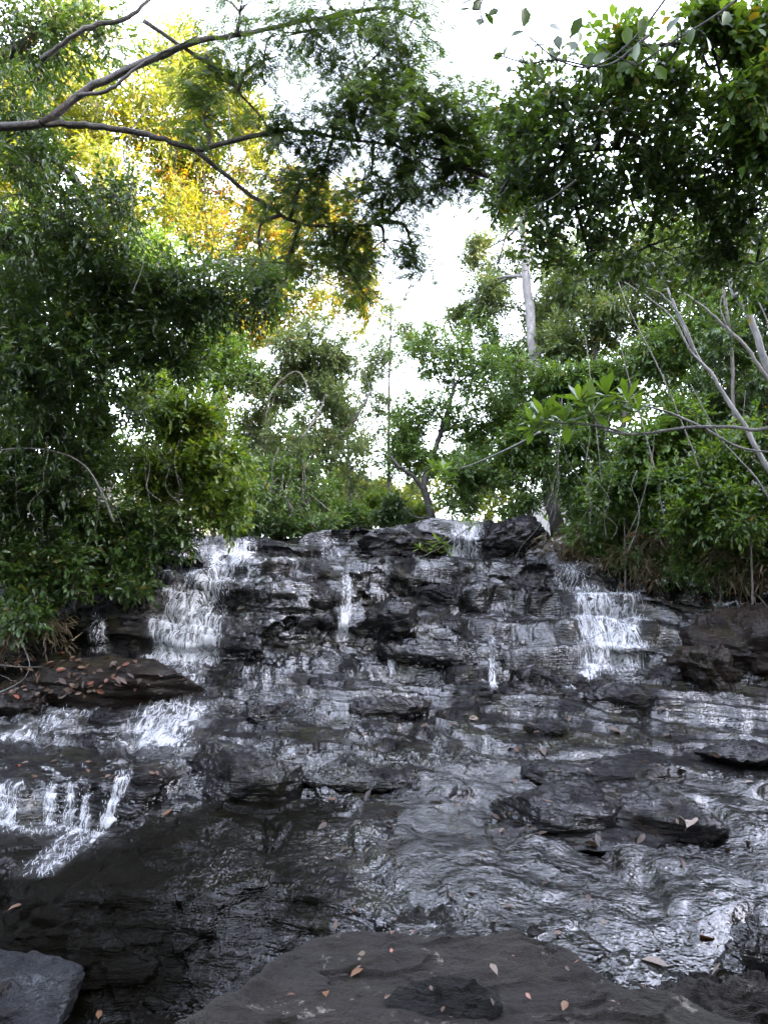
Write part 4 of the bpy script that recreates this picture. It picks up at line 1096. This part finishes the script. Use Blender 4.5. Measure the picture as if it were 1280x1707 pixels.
plant('tree', 'tree', 'light green leafy crown in the top right corner, lit through from above',
      [(1200,60,4.9,90,60,.4),(1260,140,4.9,70,70,.4),(1130,80,5.0,70,50,.4),(1290,30,4.8,60,60,.4),(1280,240,5.2,50,60,.3),(1060,80,5,50,35,.3)], 800, 'leaf_mid', 0.085, 0.045, 8, 0.30,
      [(1850,1000,5.6),(1700,400,5.2),(1450,60,5.0),(1280,0,4.9)], 0.07, 'bark_dark', 'near trees hanging in from the right', lod=1, seed=28, tint0=0.1,
      extra=[(0.016,0.004,[(1280,0,4.9),(1190,110,4.9),(1165,60,4.9),(1150,0,4.9)]), (0.012,0.004,[(1210,150,4.9),(1180,60,4.9),(1160,-20,4.9)])])

# ------------------------------------------------------------------ growth nobody could count: far wood, undergrowth
def stuff_leaves(name, blobs, n, mat, ll, lw, nl, twig, seed, tint0=0.0, gap=0.0, wood_mat='bark_grey', kind_label=None, droop=0.35):
    rng = np.random.default_rng(seed)
    P, out, C, R = blob_points(blobs, n, rng, gap, 1.6, seed)
    g = Geo()
    sprays(g, g, P, out, nl, twig, ll, lw, rng, droop, 0, tint0=tint0)
    o = g.build(name, MAT[mat], None, P[0], smooth=False)
    o['kind'] = 'stuff'
    if kind_label: o['label'] = kind_label
    return o
stuff_leaves('far_woods', [(60,700,19,160,220,2),(230,760,20,130,140,2),(-150,600,18,160,350,2),(330,800,21,80,90,1.6),(470,720,21,80,130,1.4),(545,800,22,45,60,1.2),(520,640,22,60,60,1.2),(-100,250,19,160,250,2),(380,720,22,60,90,1.5)], 3600, 'leaf_mid', 0.17, 0.09, 9, 0.6, 501, -0.05)
stuff_leaves('far_woods', [(1000,640,18.5,120,200,2),(1160,600,18,150,220,2),(1330,560,17,170,260,2),(890,740,19,80,110,1.6),(1120,420,19,170,90,1.6),(1000,820,17,140,80,1.6),(820,780,19,60,70,1.4)], 2800, 'leaf_mid', 0.19, 0.08, 9, 0.6, 502, -0.08)

stuff_leaves('far_woods', [(420,800,30,90,90,2),(520,830,31,80,60,2),(600,850,33,60,45,2),(690,840,31,60,50,2),(760,800,30,80,80,2)], 1500, 'leaf_yellow', 0.24, 0.11, 9, 0.7, 505, 0.05)

# the forest goes on beside and behind the photographer
def ring_and_shade_canopy():
    rng = np.random.default_rng(530)
    g = Geo()
    n = 5200
    a = rng.uniform(0, 1, n)
    side = rng.integers(0, 3, n)
    y = np.where(side == 2, rng.uniform(-17, -9, n), rng.uniform(-12, 2, n))
    x = np.where(side == 0, -rng.uniform(5.5, 9.5, n), np.where(side == 1, rng.uniform(6.0, 10, n), rng.uniform(-10, 10, n)))
    z = -3 + 14.5 * rng.uniform(0, 1, n) ** 0.8
    P = np.stack([x, y, z], -1)
    P += 0.8 * np.stack([fbm(P, 0.4, 3, 531), fbm(P, 0.4, 3, 532), fbm(P, 0.4, 3, 533)], -1)
    k = 2600
    Q = np.stack([rng.uniform(-9, 9, k), rng.uniform(-14, -0.5, k), rng.uniform(7.5, 11.5, k)], -1)  # overhead canopy out of view, added to darken what the rock reflects
    Q = Q[fbm(Q, 0.35, 2, 540) > -0.18]
    P = np.concatenate([P, Q])
    px, py = project(P)
    vis = (P[:, 1] > 0.5) & (px > -120) & (px < 1400) & (py > -150)
    P = P[~vis]
    sprays(g, g, P, norm(rng.normal(0, 1, P.shape)), 9, 0.9, 0.36, 0.20, rng, 0.3, 0, tint0=-0.1)
    o = g.build('woods_and_shade_canopy', MAT['leaf_mid'], None, P[0], smooth=False)
    o['kind'] = 'stuff'
ring_and_shade_canopy()

stuff_leaves('undergrowth', [(960,905,12.5,50,25,.3),(1040,925,12.1,60,25,.3),(1120,940,11.8,60,25,.3),(1200,940,11.3,60,30,.3),(1270,945,11.1,50,30,.3),(1150,890,11.6,120,30,.3)], 420, 'straw', 0.26, 0.016, 7, 0.30, 503, -0.1, droop=0.9)
stuff_leaves('undergrowth', [(60,1040,9.4,70,35,.4),(-20,1060,9.2,60,50,.4)], 160, 'straw', 0.16, 0.02, 6, 0.3, 504, -0.2, droop=0.9)

def undergrowth(x_of, y0, y1, n, seed, mat, tint0, hmax):
    rng = np.random.default_rng(seed)
    y = rng.uniform(y0, y1, n); x = x_of(y, rng.uniform(0, 1, n) ** 1.3)
    z = ground_z(x, y)
    P = np.stack([x, y, z + rng.uniform(-0.05, hmax, n) * rng.uniform(0.2, 1, n)], -1)
    g = Geo()
    sprays(g, g, P, norm(rng.normal(0, 1, (n, 3)) + np.array([0, -0.5, 0.6])), 9, 0.34, 0.10, 0.036, rng, 0.5, 0, tint0=tint0)
    o = g.build('undergrowth', MAT[mat], None, P[0], smooth=False)
    o['kind'] = 'stuff'
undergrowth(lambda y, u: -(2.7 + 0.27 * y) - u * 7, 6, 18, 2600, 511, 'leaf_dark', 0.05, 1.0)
undergrowth(lambda y, u: (3.0 + 0.25 * y) + u * 7, 7, 18, 3000, 512, 'leaf_mid', -0.1, 1.0)

# ------------------------------------------------------------------ bare leaning trunks on the right bank
def bare(label, pts, r0, r1, mat, extra=(), cat='trunk', name='leaning_trunk', seed=0, group='bare leaning trunks on the right bank'):
    rng = np.random.default_rng(seed)
    P = smooth_path(W([p[0] for p in pts], [p[1] for p in pts], [p[2] for p in pts]), 34)
    P[1:-1] += rng.normal(0, 0.07 * r0, (32, 3))
    g = Geo()
    g.tube(P, np.linspace(r0 * 0.62, r1 * 0.55, 34), 9, 0.25, seed)
    o = g.build(name, MAT[mat], None, P[0])
    tag(o, label, cat, group)
    for e in extra:
        Q = smooth_path(W([p[0] for p in e], [p[1] for p in e], [p[2] for p in e]), 22)
        Q[1:-1] += rng.normal(0, 0.003, (20, 3))
        h = Geo(); h.tube(Q, np.linspace(r1 * 0.55, r1 * 0.25, 22), 7, 0.2, seed + 1)
        h.build('branch', MAT[mat], o, P[0])
    return o
bare('pale forked trunk leaning out from the right edge, its two arms parting halfway up', [(1330,850,8.8),(1280,782,8.9),(1240,710,9.0),(1215,672,9.1),(1180,615,9.2),(1170,607,9.2),(1140,550,9.3),(1112,480,9.4)], 0.055, 0.024, 'bark_pale',
     [[(1172,608,9.2),(1150,585,9.2),(1120,530,9.25),(1085,500,9.3),(1040,470,9.4)], [(1160,590,9.2),(1135,530,9.25),(1100,490,9.3),(1060,475,9.3)]], seed=1)
bare('thickest pale trunk at the right edge leaning in from the top', [(1330,720,9.6),(1280,615,9.6),(1250,530,9.7),(1225,490,9.7),(1205,420,9.8),(1188,385,9.9),(1165,300,10)], 0.085, 0.05, 'bark_pale', seed=2)
bare('thin grey trunk between the forked trunk and the thickest one', [(1340,690,9.2),(1280,632,9.3),(1245,580,9.4),(1212,548,9.5),(1170,510,9.6),(1140,488,9.7)], 0.042, 0.018, 'bark_grey', [[(1212,548,9.5),(1200,510,9.5),(1210,470,9.5)]], seed=3)
bare('upright pale stem standing behind the leaning trunks', [(1225,900,11.2),(1222,700,11.2),(1217,560,11.2),(1205,480,11.2),(1198,400,11.3)], 0.05, 0.035, 'bark_grey', seed=4)
bare('dead grey branch arching across the shaded left bush', [(190,870,8.6),(170,820,8.6),(140,775,8.6),(90,752,8.6),(25,748,8.7),(-60,760,8.8)], 0.020, 0.011, 'bark_grey', cat='branch', name='dead_branch', seed=5, group='dead branches on the left bank')
bare('dry pale twig curling out of the left bank above the leaf litter', [(-30,1165,8.6),(10,1150,8.55),(40,1132,8.5),(50,1110,8.5),(45,1090,8.55)], 0.014, 0.006, 'bark_pale', [[(30,1138,8.52),(0,1125,8.5),(-20,1122,8.5)]], cat='branch', name='dead_branch', seed=6, group='dead branches on the left bank')
bare('long dry stick lying across the leaf litter on the left bank', [(-10,1108,9.0),(60,1112,9.0),(130,1104,9.1)], 0.013, 0.007, 'bark_grey', cat='branch', name='dead_branch', seed=7, group='dead branches on the left bank')
bare('pale dry stick caught at an angle in the stream below the left rapid', [(72,1248,7.75),(90,1238,7.8),(107,1227,7.9)], 0.012, 0.008, 'bark_pale', cat='branch', name='dead_branch', seed=8, group='dead branches in the stream')
bare('short thin stick lying on the dark hump at the lower left', [(270,1512,4.98),(285,1500,5.05),(300,1491,5.1)], 0.006, 0.003, 'bark_pale', cat='branch', name='dead_branch', seed=9, group='dead branches in the stream')
bare('fine brown stick stuck on the dark rock left of the pale streak', [(278,1402,5.9),(295,1388,6.0),(314,1378,6.1)], 0.006, 0.003, 'bark_grey', cat='branch', name='dead_branch', seed=10, group='dead branches in the stream')

for i_, (lab, pts) in enumerate([
    ('long thin bare stem slanting left of the forked trunk', [(1190,860,10.4),(1150,740,10.4),(1100,620,10.5),(1050,520,10.6),(1030,470,10.7)]),
    ('thin bare stem crossing behind the whorls of large leaves', [(1110,880,11),(1085,760,11),(1050,640,11),(1030,560,11)]),
    ('thin bare stem close beside the thickest pale trunk', [(1330,640,9.9),(1290,560,9.9),(1255,480,10),(1235,400,10)]),
    ('short thin stem crossing the forked trunk low at the right edge', [(1300,870,9.8),(1262,800,9.8),(1200,730,9.9),(1150,640,10)]),
    ('thin upright stem rising from the bush right of the tall pale trunk', [(1010,900,12),(1000,780,12),(985,640,12),(975,560,12.1)])]):
    bare(lab, pts, 0.020, 0.009, 'bark_pale' if i_ % 2 else 'bark_grey', seed=20 + i_)

# ------------------------------------------------------------------ big glossy leaves in whorls
def big_leaf_branch(name, cat, label, stem, whorls, ll, lw, mat, r, seed, group=None, arms=(), n=11):
    rng = np.random.default_rng(seed)
    P = smooth_path(W([p[0] for p in stem], [p[1] for p in stem], [p[2] for p in stem]), 30)
    root = empty(name, P[0], label, cat, group)
    g = Geo(); g.tube(P, np.linspace(r, r * 0.5, 30), 8, 0.2, seed)
    for a in arms:
        Q = smooth_path(W([p[0] for p in a], [p[1] for p in a], [p[2] for p in a]), 14)
        g.tube(Q, np.linspace(r * 0.6, r * 0.35, 14), 6, 0.2, seed)
    g.build('stem', MAT['bark_pale'], root, P[0])
    for (px, py, Yd, sc) in whorls:
        c = W(px, py, Yd)
        lf = Geo()
        ph = np.arange(n) * 2.4 + rng.uniform(0, 6)
        el = np.linspace(1.15, -0.35, n) + rng.normal(0, 0.12, n)
        D = np.stack([np.cos(ph) * np.cos(el), np.sin(ph) * np.cos(el) * 0.8 - 0.1, np.sin(el)], -1)
        N = np.array([0, 0, 1.0]) + 0.25 * rng.normal(0, 1, (n, 3)) - 0.5 * D * np.array([1, 1, 0])
        leaf_geo(lf, np.repeat(c[None], n, 0) + D * 0.01, D, N, ll * sc * rng.uniform(0.75, 1.15, n), lw * sc * rng.uniform(0.85, 1.15, n), np.clip(rng.normal(0.5, 0.22, n), 0, 1), 1, 0.16, 0.10, (0.55, 1.0, 0.3, 0.68))
        lf.build('leaf_whorl', MAT[mat], root, P[0])
    return root
big_leaf_branch('big_leaf_branch', 'branch', 'branch with whorls of very large glossy leaves reaching out from the right bank',
   [(1400,660,6.6),(1280,714,6.7),(1220,712,6.8),(1150,712,6.9),(1080,722,7.0),(1040,724,7.0),(1000,715,7.0)],
   [(1010,660,7.0,1.0),(1045,672,7.0,0.95),(985,690,7.0,1.0),(940,705,7.0,1.0),(905,700,7.0,1.0),(890,715,7.05,0.8),(1060,690,6.95,0.8),(965,670,7.05,0.8)], 0.27, 0.085, 'leaf_mid', 0.020, 601, None,
   [[(1170,712,6.9),(1120,690,6.95),(1080,678,7),(1045,672,7)], [(1045,724,7),(1000,710,7),(940,705,7),(905,700,7)], [(1045,672,7),(1010,660,7)], [(1000,712,7),(985,690,7),(965,670,7.05)], [(1170,712,6.9),(1230,745,6.8),(1290,755,6.7)]])
big_leaf_branch('big_leaf_branch', 'branch', 'lone whorl of large leaves tipping a long pale stem above the top ledge',
   [(900,720,11),(860,742,11.2),(810,765,11.5),(770,780,11.7),(742,785,11.8)], [(740,785,11.8,1.0),(748,800,11.8,0.8),(722,780,11.8,0.7)], 0.24, 0.08, 'leaf_mid', 0.018, 602)
big_leaf_branch('leafy_sprig', 'sprig', 'leafy green sprig hanging across the curtain of water on the top ledge',
   [(800,868,12.9),(778,882,12.8),(755,897,12.7),(735,912,12.6),(690,935,12.55)], [(733,905,12.6,1.0),(722,915,12.6,0.8),(700,915,12.6,0.75),(745,920,12.6,0.8),(775,872,12.8,0.8),(788,876,12.8,0.8)], 0.20, 0.045, 'leaf_bright', 0.012, 603)
big_leaf_branch('bromeliad', 'plant', 'small yellow-green bromeliad perched on the lip above the white curtain',
   [(808,872,13.3),(808,862,13.3),(808,855,13.3)], [(808,856,13.3,1.0),(808,856,13.3,0.8)], 0.20, 0.045, 'leaf_yellow', 0.02, 604, n=13)

# twigs with near, large dark leaves against the sky at the top
def near_twig(label, pts, leaves, seed, ll=0.085, lw=0.048, mat='leaf_dark', group='leafy twigs hanging in at the top right'):
    rng = np.random.default_rng(seed)
    P = smooth_path(W([p[0] for p in pts], [p[1] for p in pts], [p[2] for p in pts]), 26)
    root = empty('leafy_twig', P[0], label, 'twig', group)
    g = Geo(); g.tube(P, np.linspace(0.007, 0.0030, 26), 6, 0.2, seed)
    lf = Geo()
    for (px, py, ang, sc) in leaves:
        Yd = P[np.argmin(np.linalg.norm(np.stack(project(P), -1) - np.array([px, py]), axis=1)), 1] + rng.normal(0, 0.02)
        d2 = np.array([cos(radians(ang)), -sin(radians(ang))])
        L = ll * sc
        c = W(px, py, Yd)
        D = norm(np.array([d2[0], rng.normal(0, 0.35), -d2[1]]))
        b = c - D * L * 0.5
        i = np.argmin(np.linalg.norm(P - b, axis=1))
        g.tube(smooth_path([P[i], (P[i] + b) / 2 + rng.normal(0, 0.004, 3), b], 5), 0.0022, 5)
        N = norm(np.array([rng.normal(0, 0.6), -0.8, rng.normal(0.3, 0.5)]))
        leaf_geo(lf, b[None], D[None], N[None], np.array([L]), np.array([lw * sc]), np.array([np.clip(rng.normal(0.35, 0.2), 0, 1)]), 1, 0.12, 0.12, (0.8, 1.0, 0.32, 0.68))
    g.build('stem', MAT['bark_dark'], root, P[0])
    lf.build('leaves', MAT[mat], root, P[0])
near_twig('thin twig with a few dark oval leaves hanging alone against the white sky', [(1150,-60,3.4),(1060,60,3.4),(990,110,3.4),(930,100,3.4),(880,60,3.4)],
   [(875,28,80,1.2),(925,45,20,1),(930,70,100,.9),(900,75,-160,1),(960,45,60,1.1),(862,55,-170,.8),(985,50,95,1),(955,75,70,1),(1010,70,30,1),(1045,60,100,1.1),(1075,50,80,1.2),(985,100,80,1)], 701)
near_twig('lower thin twig of dark oval leaves crossing the sky gap', [(1080,60,3.6),(1010,110,3.6),(930,100,3.6),(880,105,3.6),(840,95,3.6),(825,92,3.6)],
   [(842,85,80,.7),(830,93,-160,.7),(848,115,-90,.6),(885,105,100,.7),(920,90,-90,.9),(900,120,120,.9),(930,70,95,1),(960,80,75,.9),(965,60,85,.9)], 702)
near_twig('dark leafy twig tip poking down from the top edge into the sky', [(830,-80,3.5),(810,-20,3.5),(800,15,3.5),(805,35,3.5)],
   [(780,2,-160,1),(795,8,-120,1),(815,30,-30,.9),(800,35,-100,.9),(822,20,20,.7),(775,15,200,.7)], 703)
near_twig('cluster of dark oval leaves on a twig hanging beside the tall pale trunk', [(960,300,4.6),(920,330,4.6),(880,350,4.6),(872,365,4.6)],
   [(870,380,-90,1),(885,365,-45,.9),(855,365,-140,.9),(870,350,120,.8),(905,372,-30,.8),(900,345,60,.8)], 704)
near_twig('twig of big oval leaves in front of the light green crown at the top right', [(1330,-80,3.2),(1200,20,3.2),(1120,70,3.2),(1060,110,3.2)],
   [(1070,45,80,1.1),(1090,85,100,1),(1120,40,60,1.1),(1060,85,-100,1),(1150,60,90,1),(1000,95,170,1),(1140,20,30,1),(1180,70,-80,1),(1210,30,60,1.1),(1100,120,-60,1),(1040,110,200,1)], 705)

# ------------------------------------------------------------------ hanging vines and thin bare stems in the shade
VR = np.random.default_rng(800)
def vine(px, py0, py1, Yd, r, mat, label, group):
    n = 6
    ys = np.linspace(py0, py1, n)
    xs = px + np.cumsum(VR.normal(0, 11, n))
    P = smooth_path(W(xs, ys, Yd + np.cumsum(VR.normal(0, 0.05, n))), 18)
    g = Geo(); g.tube(P, np.linspace(r, r * 0.7, 18), 5)
    tag(g.build('hanging_vine', MAT[mat], None, P[0]), label, 'vine', group)
for k in range(16):
    vine(VR.uniform(30, 300), VR.uniform(600, 780), VR.uniform(800, 960), VR.uniform(8.5, 10), VR.uniform(0.0025, 0.006), 'bark_grey' if k % 3 else 'bark_pale', 'thin pale vine hanging in the shade of the left bushes', 'vines in the left bushes')
for k in range(20):
    vine(VR.uniform(880, 1290), VR.uniform(620, 800), VR.uniform(850, 970), VR.uniform(10.0, 12.2), VR.uniform(0.0025, 0.006), 'bark_grey' if k % 3 else 'bark_pale', 'thin pale vine hanging in the shade of the right bank bushes', 'vines in the right bushes')
for k in range(16):
    vine(VR.uniform(400, 520), VR.uniform(740, 800), VR.uniform(880, 900), VR.uniform(14.0, 14.8), VR.uniform(0.005, 0.012), 'bark_grey', 'thin grey stem standing behind the bush left of the top ledge', 'stems behind the top ledge')
for k in range(7):
    vine(VR.uniform(90, 400), VR.uniform(120, 260), VR.uniform(300, 560), VR.uniform(7.2, 8.2), VR.uniform(0.003, 0.006), 'bark_grey', 'thin liana hanging from the forked branches at the upper left', 'lianas under the forked branches')

# ------------------------------------------------------------------ grass tufts on the right bank
def tuft(label, px, py, Yd, n, ln, mat, seed, group='grass tufts on the right bank', w=0.010):
    rng = np.random.default_rng(seed)
    c = W(px, py, Yd)
    g = Geo()
    ph = rng.uniform(0, 2 * pi, n); lean = rng.uniform(0.15, 1.1, n); L = ln * rng.uniform(0.5, 1.15, n)
    d = np.stack([np.cos(ph) * np.sin(lean), np.sin(ph) * np.sin(lean), np.cos(lean)], -1)
    sd = norm(np.cross(d, np.array([0, 0, 1.0]))) * w * rng.uniform(0.6, 1.3, (n, 1))
    b = c + np.stack([rng.normal(0, 0.08, n), rng.normal(0, 0.06, n), 0 * ph], -1)
    V = []
    for t in (0, 0.35, 0.7, 1.0):
        p = b + d * (L * t)[:, None] - np.array([0, 0, 1.0]) * (L * 0.55 * t * t)[:, None]
        V += [p - sd * (1 - t) ** 0.6, p + sd * (1 - t) ** 0.6]
    V = np.stack(V, 1); k = np.arange(n)[:, None] * 8
    g.add(V, None, np.concatenate([k + np.array(q) for q in ([0, 1, 3, 2], [2, 3, 5, 4], [4, 5, 7, 6])]), np.repeat(np.clip(rng.normal(0.5, 0.22, n), 0, 1), 8))
    tag(g.build('grass_tuft', MAT[mat], None, c), label, 'grass', group)
tuft('bright green grass tuft at the edge of the rock under the right bank', 1090, 965, 11.9, 90, 0.50, 'leaf_bright', 1)
tuft('straw coloured dry grass tuft right of the bright green one', 1135, 968, 11.8, 70, 0.42, 'straw', 2)
tuft('dry reed clump with bleached blades at the far right of the bank', 1205, 940, 11.2, 60, 0.62, 'straw', 3, w=0.014)
tuft('dark green grass hanging over the ledge near the tall pale trunk', 985, 925, 12.3, 90, 0.45, 'leaf_mid', 4)
tuft('dull green grass over the rock left of the bright green tuft', 1030, 935, 12.2, 90, 0.45, 'leaf_grey', 5)
tuft('faded grass at the right edge of the bank above the brown boulder', 1265, 965, 11.3, 90, 0.5, 'straw', 6)

# ------------------------------------------------------------------ fallen leaves
ALLP = np.concatenate([p for p, n in POOL]); ALLN = np.concatenate([n for p, n in POOL])
APX, APY = project(ALLP)
okp = (APX > -60) & (APX < 1340) & (APY > 900) & (APY < 1760) & (ALLP[:, 1] > 1.0)
ALLP, ALLN, APX, APY = ALLP[okp], ALLN[okp], APX[okp], APY[okp]
LR = np.random.default_rng(77)
def lay_leaf(px, py, ln, mat, label, group, ang=None, stand=0.25, cat='leaf', tint=None, lift=0.012):
    near = np.flatnonzero((np.abs(APX - px) < 5) & (np.abs(APY - py) < 5))
    if not len(near): return
    i = near[np.argmin(ALLP[near, 1])]
    c = ALLP[i] + np.array([0, -0.004, lift]); nrm = norm(ALLN[i] + np.array([0, 0, 0.6]))
    if nrm[2] < 0: nrm = -nrm
    a = LR.uniform(0, 2 * pi) if ang is None else radians(ang)
    D = np.array([cos(a), sin(a), 0.0]); D = norm(D - nrm * (D @ nrm))
    D = norm(D + nrm * LR.uniform(0, stand))
    Nn = norm(nrm + LR.normal(0, 0.30, 3))
    L = ln * c[1] / FPX                                     # ln: apparent length in pixels
    g = Geo()
    leaf_geo(g, (c - D * L * 0.5)[None], D[None], Nn[None], np.array([L]), np.array([L * LR.uniform(0.38, 0.55)]), np.array([LR.uniform(0, 1) if tint is None else tint]), 1, LR.uniform(-0.25, 0.3), LR.uniform(0.05, 0.35), (0.8, 1.0, 0.32, 0.68))
    b = c - D * L * 0.5
    g.tube(smooth_path([b, b - D * L * 0.12 + nrm * 0.002, b - D * L * 0.25], 4), 0.0012, 4, T=0.1)
    o = g.build('fallen_leaf', MAT[mat], None, c)
    tag(o, label, cat, group)
GL = 'fallen leaves on the rocks and in the stream'
for px, py, ln, mat, lab in [
    (1183,1565,34,'leaf_orange','reddish brown curled leaf in the stream at the right, left of the black rock'),
    (1181,1487,30,'leaf_orange','yellow-orange leaf standing in the ripples at the right'),
    (1150,1365,44,'leaf_pale','large bleached leaf propped on the long dark layered rock'),
    (1095,1600,46,'leaf_pale','pinkish grey leaf lying half under water near the mossy stone'),
    (1190,1613,40,'leaf_pale','pale leaf soaking beside the black wet rock at the right'),
    (598,1623,24,'leaf_orange','orange leaf at the upper left of the large flat front rock'),
    (545,1658,22,'leaf_orange','rounded tan leaf on the front rock beside a smaller orange one'),
    (488,1658,14,'leaf_orange','small bright orange leaf near the left edge of the front rock'),
    (825,1617,24,'leaf_pale','curled tan leaf near the middle of the front rock'),
    (945,1675,22,'leaf_orange','folded orange-pink leaf at the lower right of the front rock'),
    (275,1352,18,'leaf_orange','orange leaf stuck at the foot of the row of little falls'),
    (182,1292,14,'leaf_orange','yellow-orange leaf above the row of little falls at the left'),
    (162,1284,14,'leaf_orange','rusty leaf on the lip of the row of little falls at the left'),
    (25,1508,24,'leaf_orange','rust-red leaf near the left edge beside the dark hump'),
    (170,1695,20,'leaf_orange','orange and green leaf at the bottom edge in the dark pool'),
    (398,1012,18,'leaf_pale','pale leaf stuck on the dark rock beside the left waterfall'),
    (795,1195,20,'leaf_pale','cream coloured leaf at the foot of the face below the dark hollow')]:
    lay_leaf(px, py, ln, mat, lab, GL, tint=LR.uniform(0.4, 0.9))
DARK = [(868,1368),(880,1385),(905,1395),(850,1410),(997,1390),(1000,1408),(905,1478),(935,1478),(925,1468),(785,1488),(745,1492),(800,1462),(852,1518),(975,1495),(820,1362),(775,1265),(728,1335),(660,1350),(615,1330),(650,1372),(595,1375),(575,1410),(718,1410),(645,1410),(1060,1400),
        (1075,1490),(1105,1516),(1000,1440),(980,1500),(890,1435),(1110,1340),(1085,1300),(1150,1310),(1195,1320),(1230,1325),(1180,1400),(1210,1420),(1250,1400),(1270,1440),(1130,1440),(540,1380),(560,1345),(880,1210),(900,1250),(840,1245),(960,1240),(985,1265),(1020,1215),(1100,1180),(1120,1230),(1140,1290),(1190,1270)]
for px, py in DARK:
    lay_leaf(px + LR.normal(0, 4), py + LR.normal(0, 3), LR.uniform(14, 27), 'leaf_dead', 'dark brown curled leaf caught on the shallow stream', 'brown leaves in the stream', stand=0.7, tint=LR.uniform(0, 0.45), lift=0.02)
for k in range(90):
    lay_leaf(LR.uniform(0, 270), LR.uniform(1090, 1165), LR.uniform(10, 19), 'leaf_dead', 'dry leaf in the litter on the left bank rock', 'dry leaf litter on the left bank', stand=0.5, tint=LR.uniform(0.2, 1.0))
for k in range(60):
    lay_leaf(LR.uniform(520, 1280), LR.uniform(1190, 1560), LR.uniform(8, 17), 'leaf_pale' if k % 3 == 0 else 'leaf_dead', 'small pale brown leaf lying on the wet rock of the stream', 'pale leaves in the stream', stand=0.3, tint=LR.uniform(0.4, 1.0), lift=0.018)
for k in range(22):
    lay_leaf(LR.uniform(520, 1100), LR.uniform(1580, 1700), LR.uniform(7, 17), 'leaf_pale' if k % 2 else 'leaf_dead', 'small dry leaf scrap on the large flat front rock', 'leaf scraps on the front rock', stand=0.3, tint=LR.uniform(0.4, 1.0))
for k in range(16):
    lay_leaf(LR.uniform(20, 300), LR.uniform(1265, 1300), LR.uniform(8, 15), 'leaf_orange' if k % 3 == 0 else 'leaf_dead', 'small fallen leaf on the shelf above the row of little falls', 'leaves above the little falls', stand=0.3)
for k in range(30):
    lay_leaf(LR.uniform(1040, 1280), LR.uniform(972, 1010), LR.uniform(7, 13), 'leaf_dead', 'dry leaf in the litter on the ledge under the right bank', 'dry leaf litter under the right bank', stand=0.4, tint=LR.uniform(0.2, 1.0))
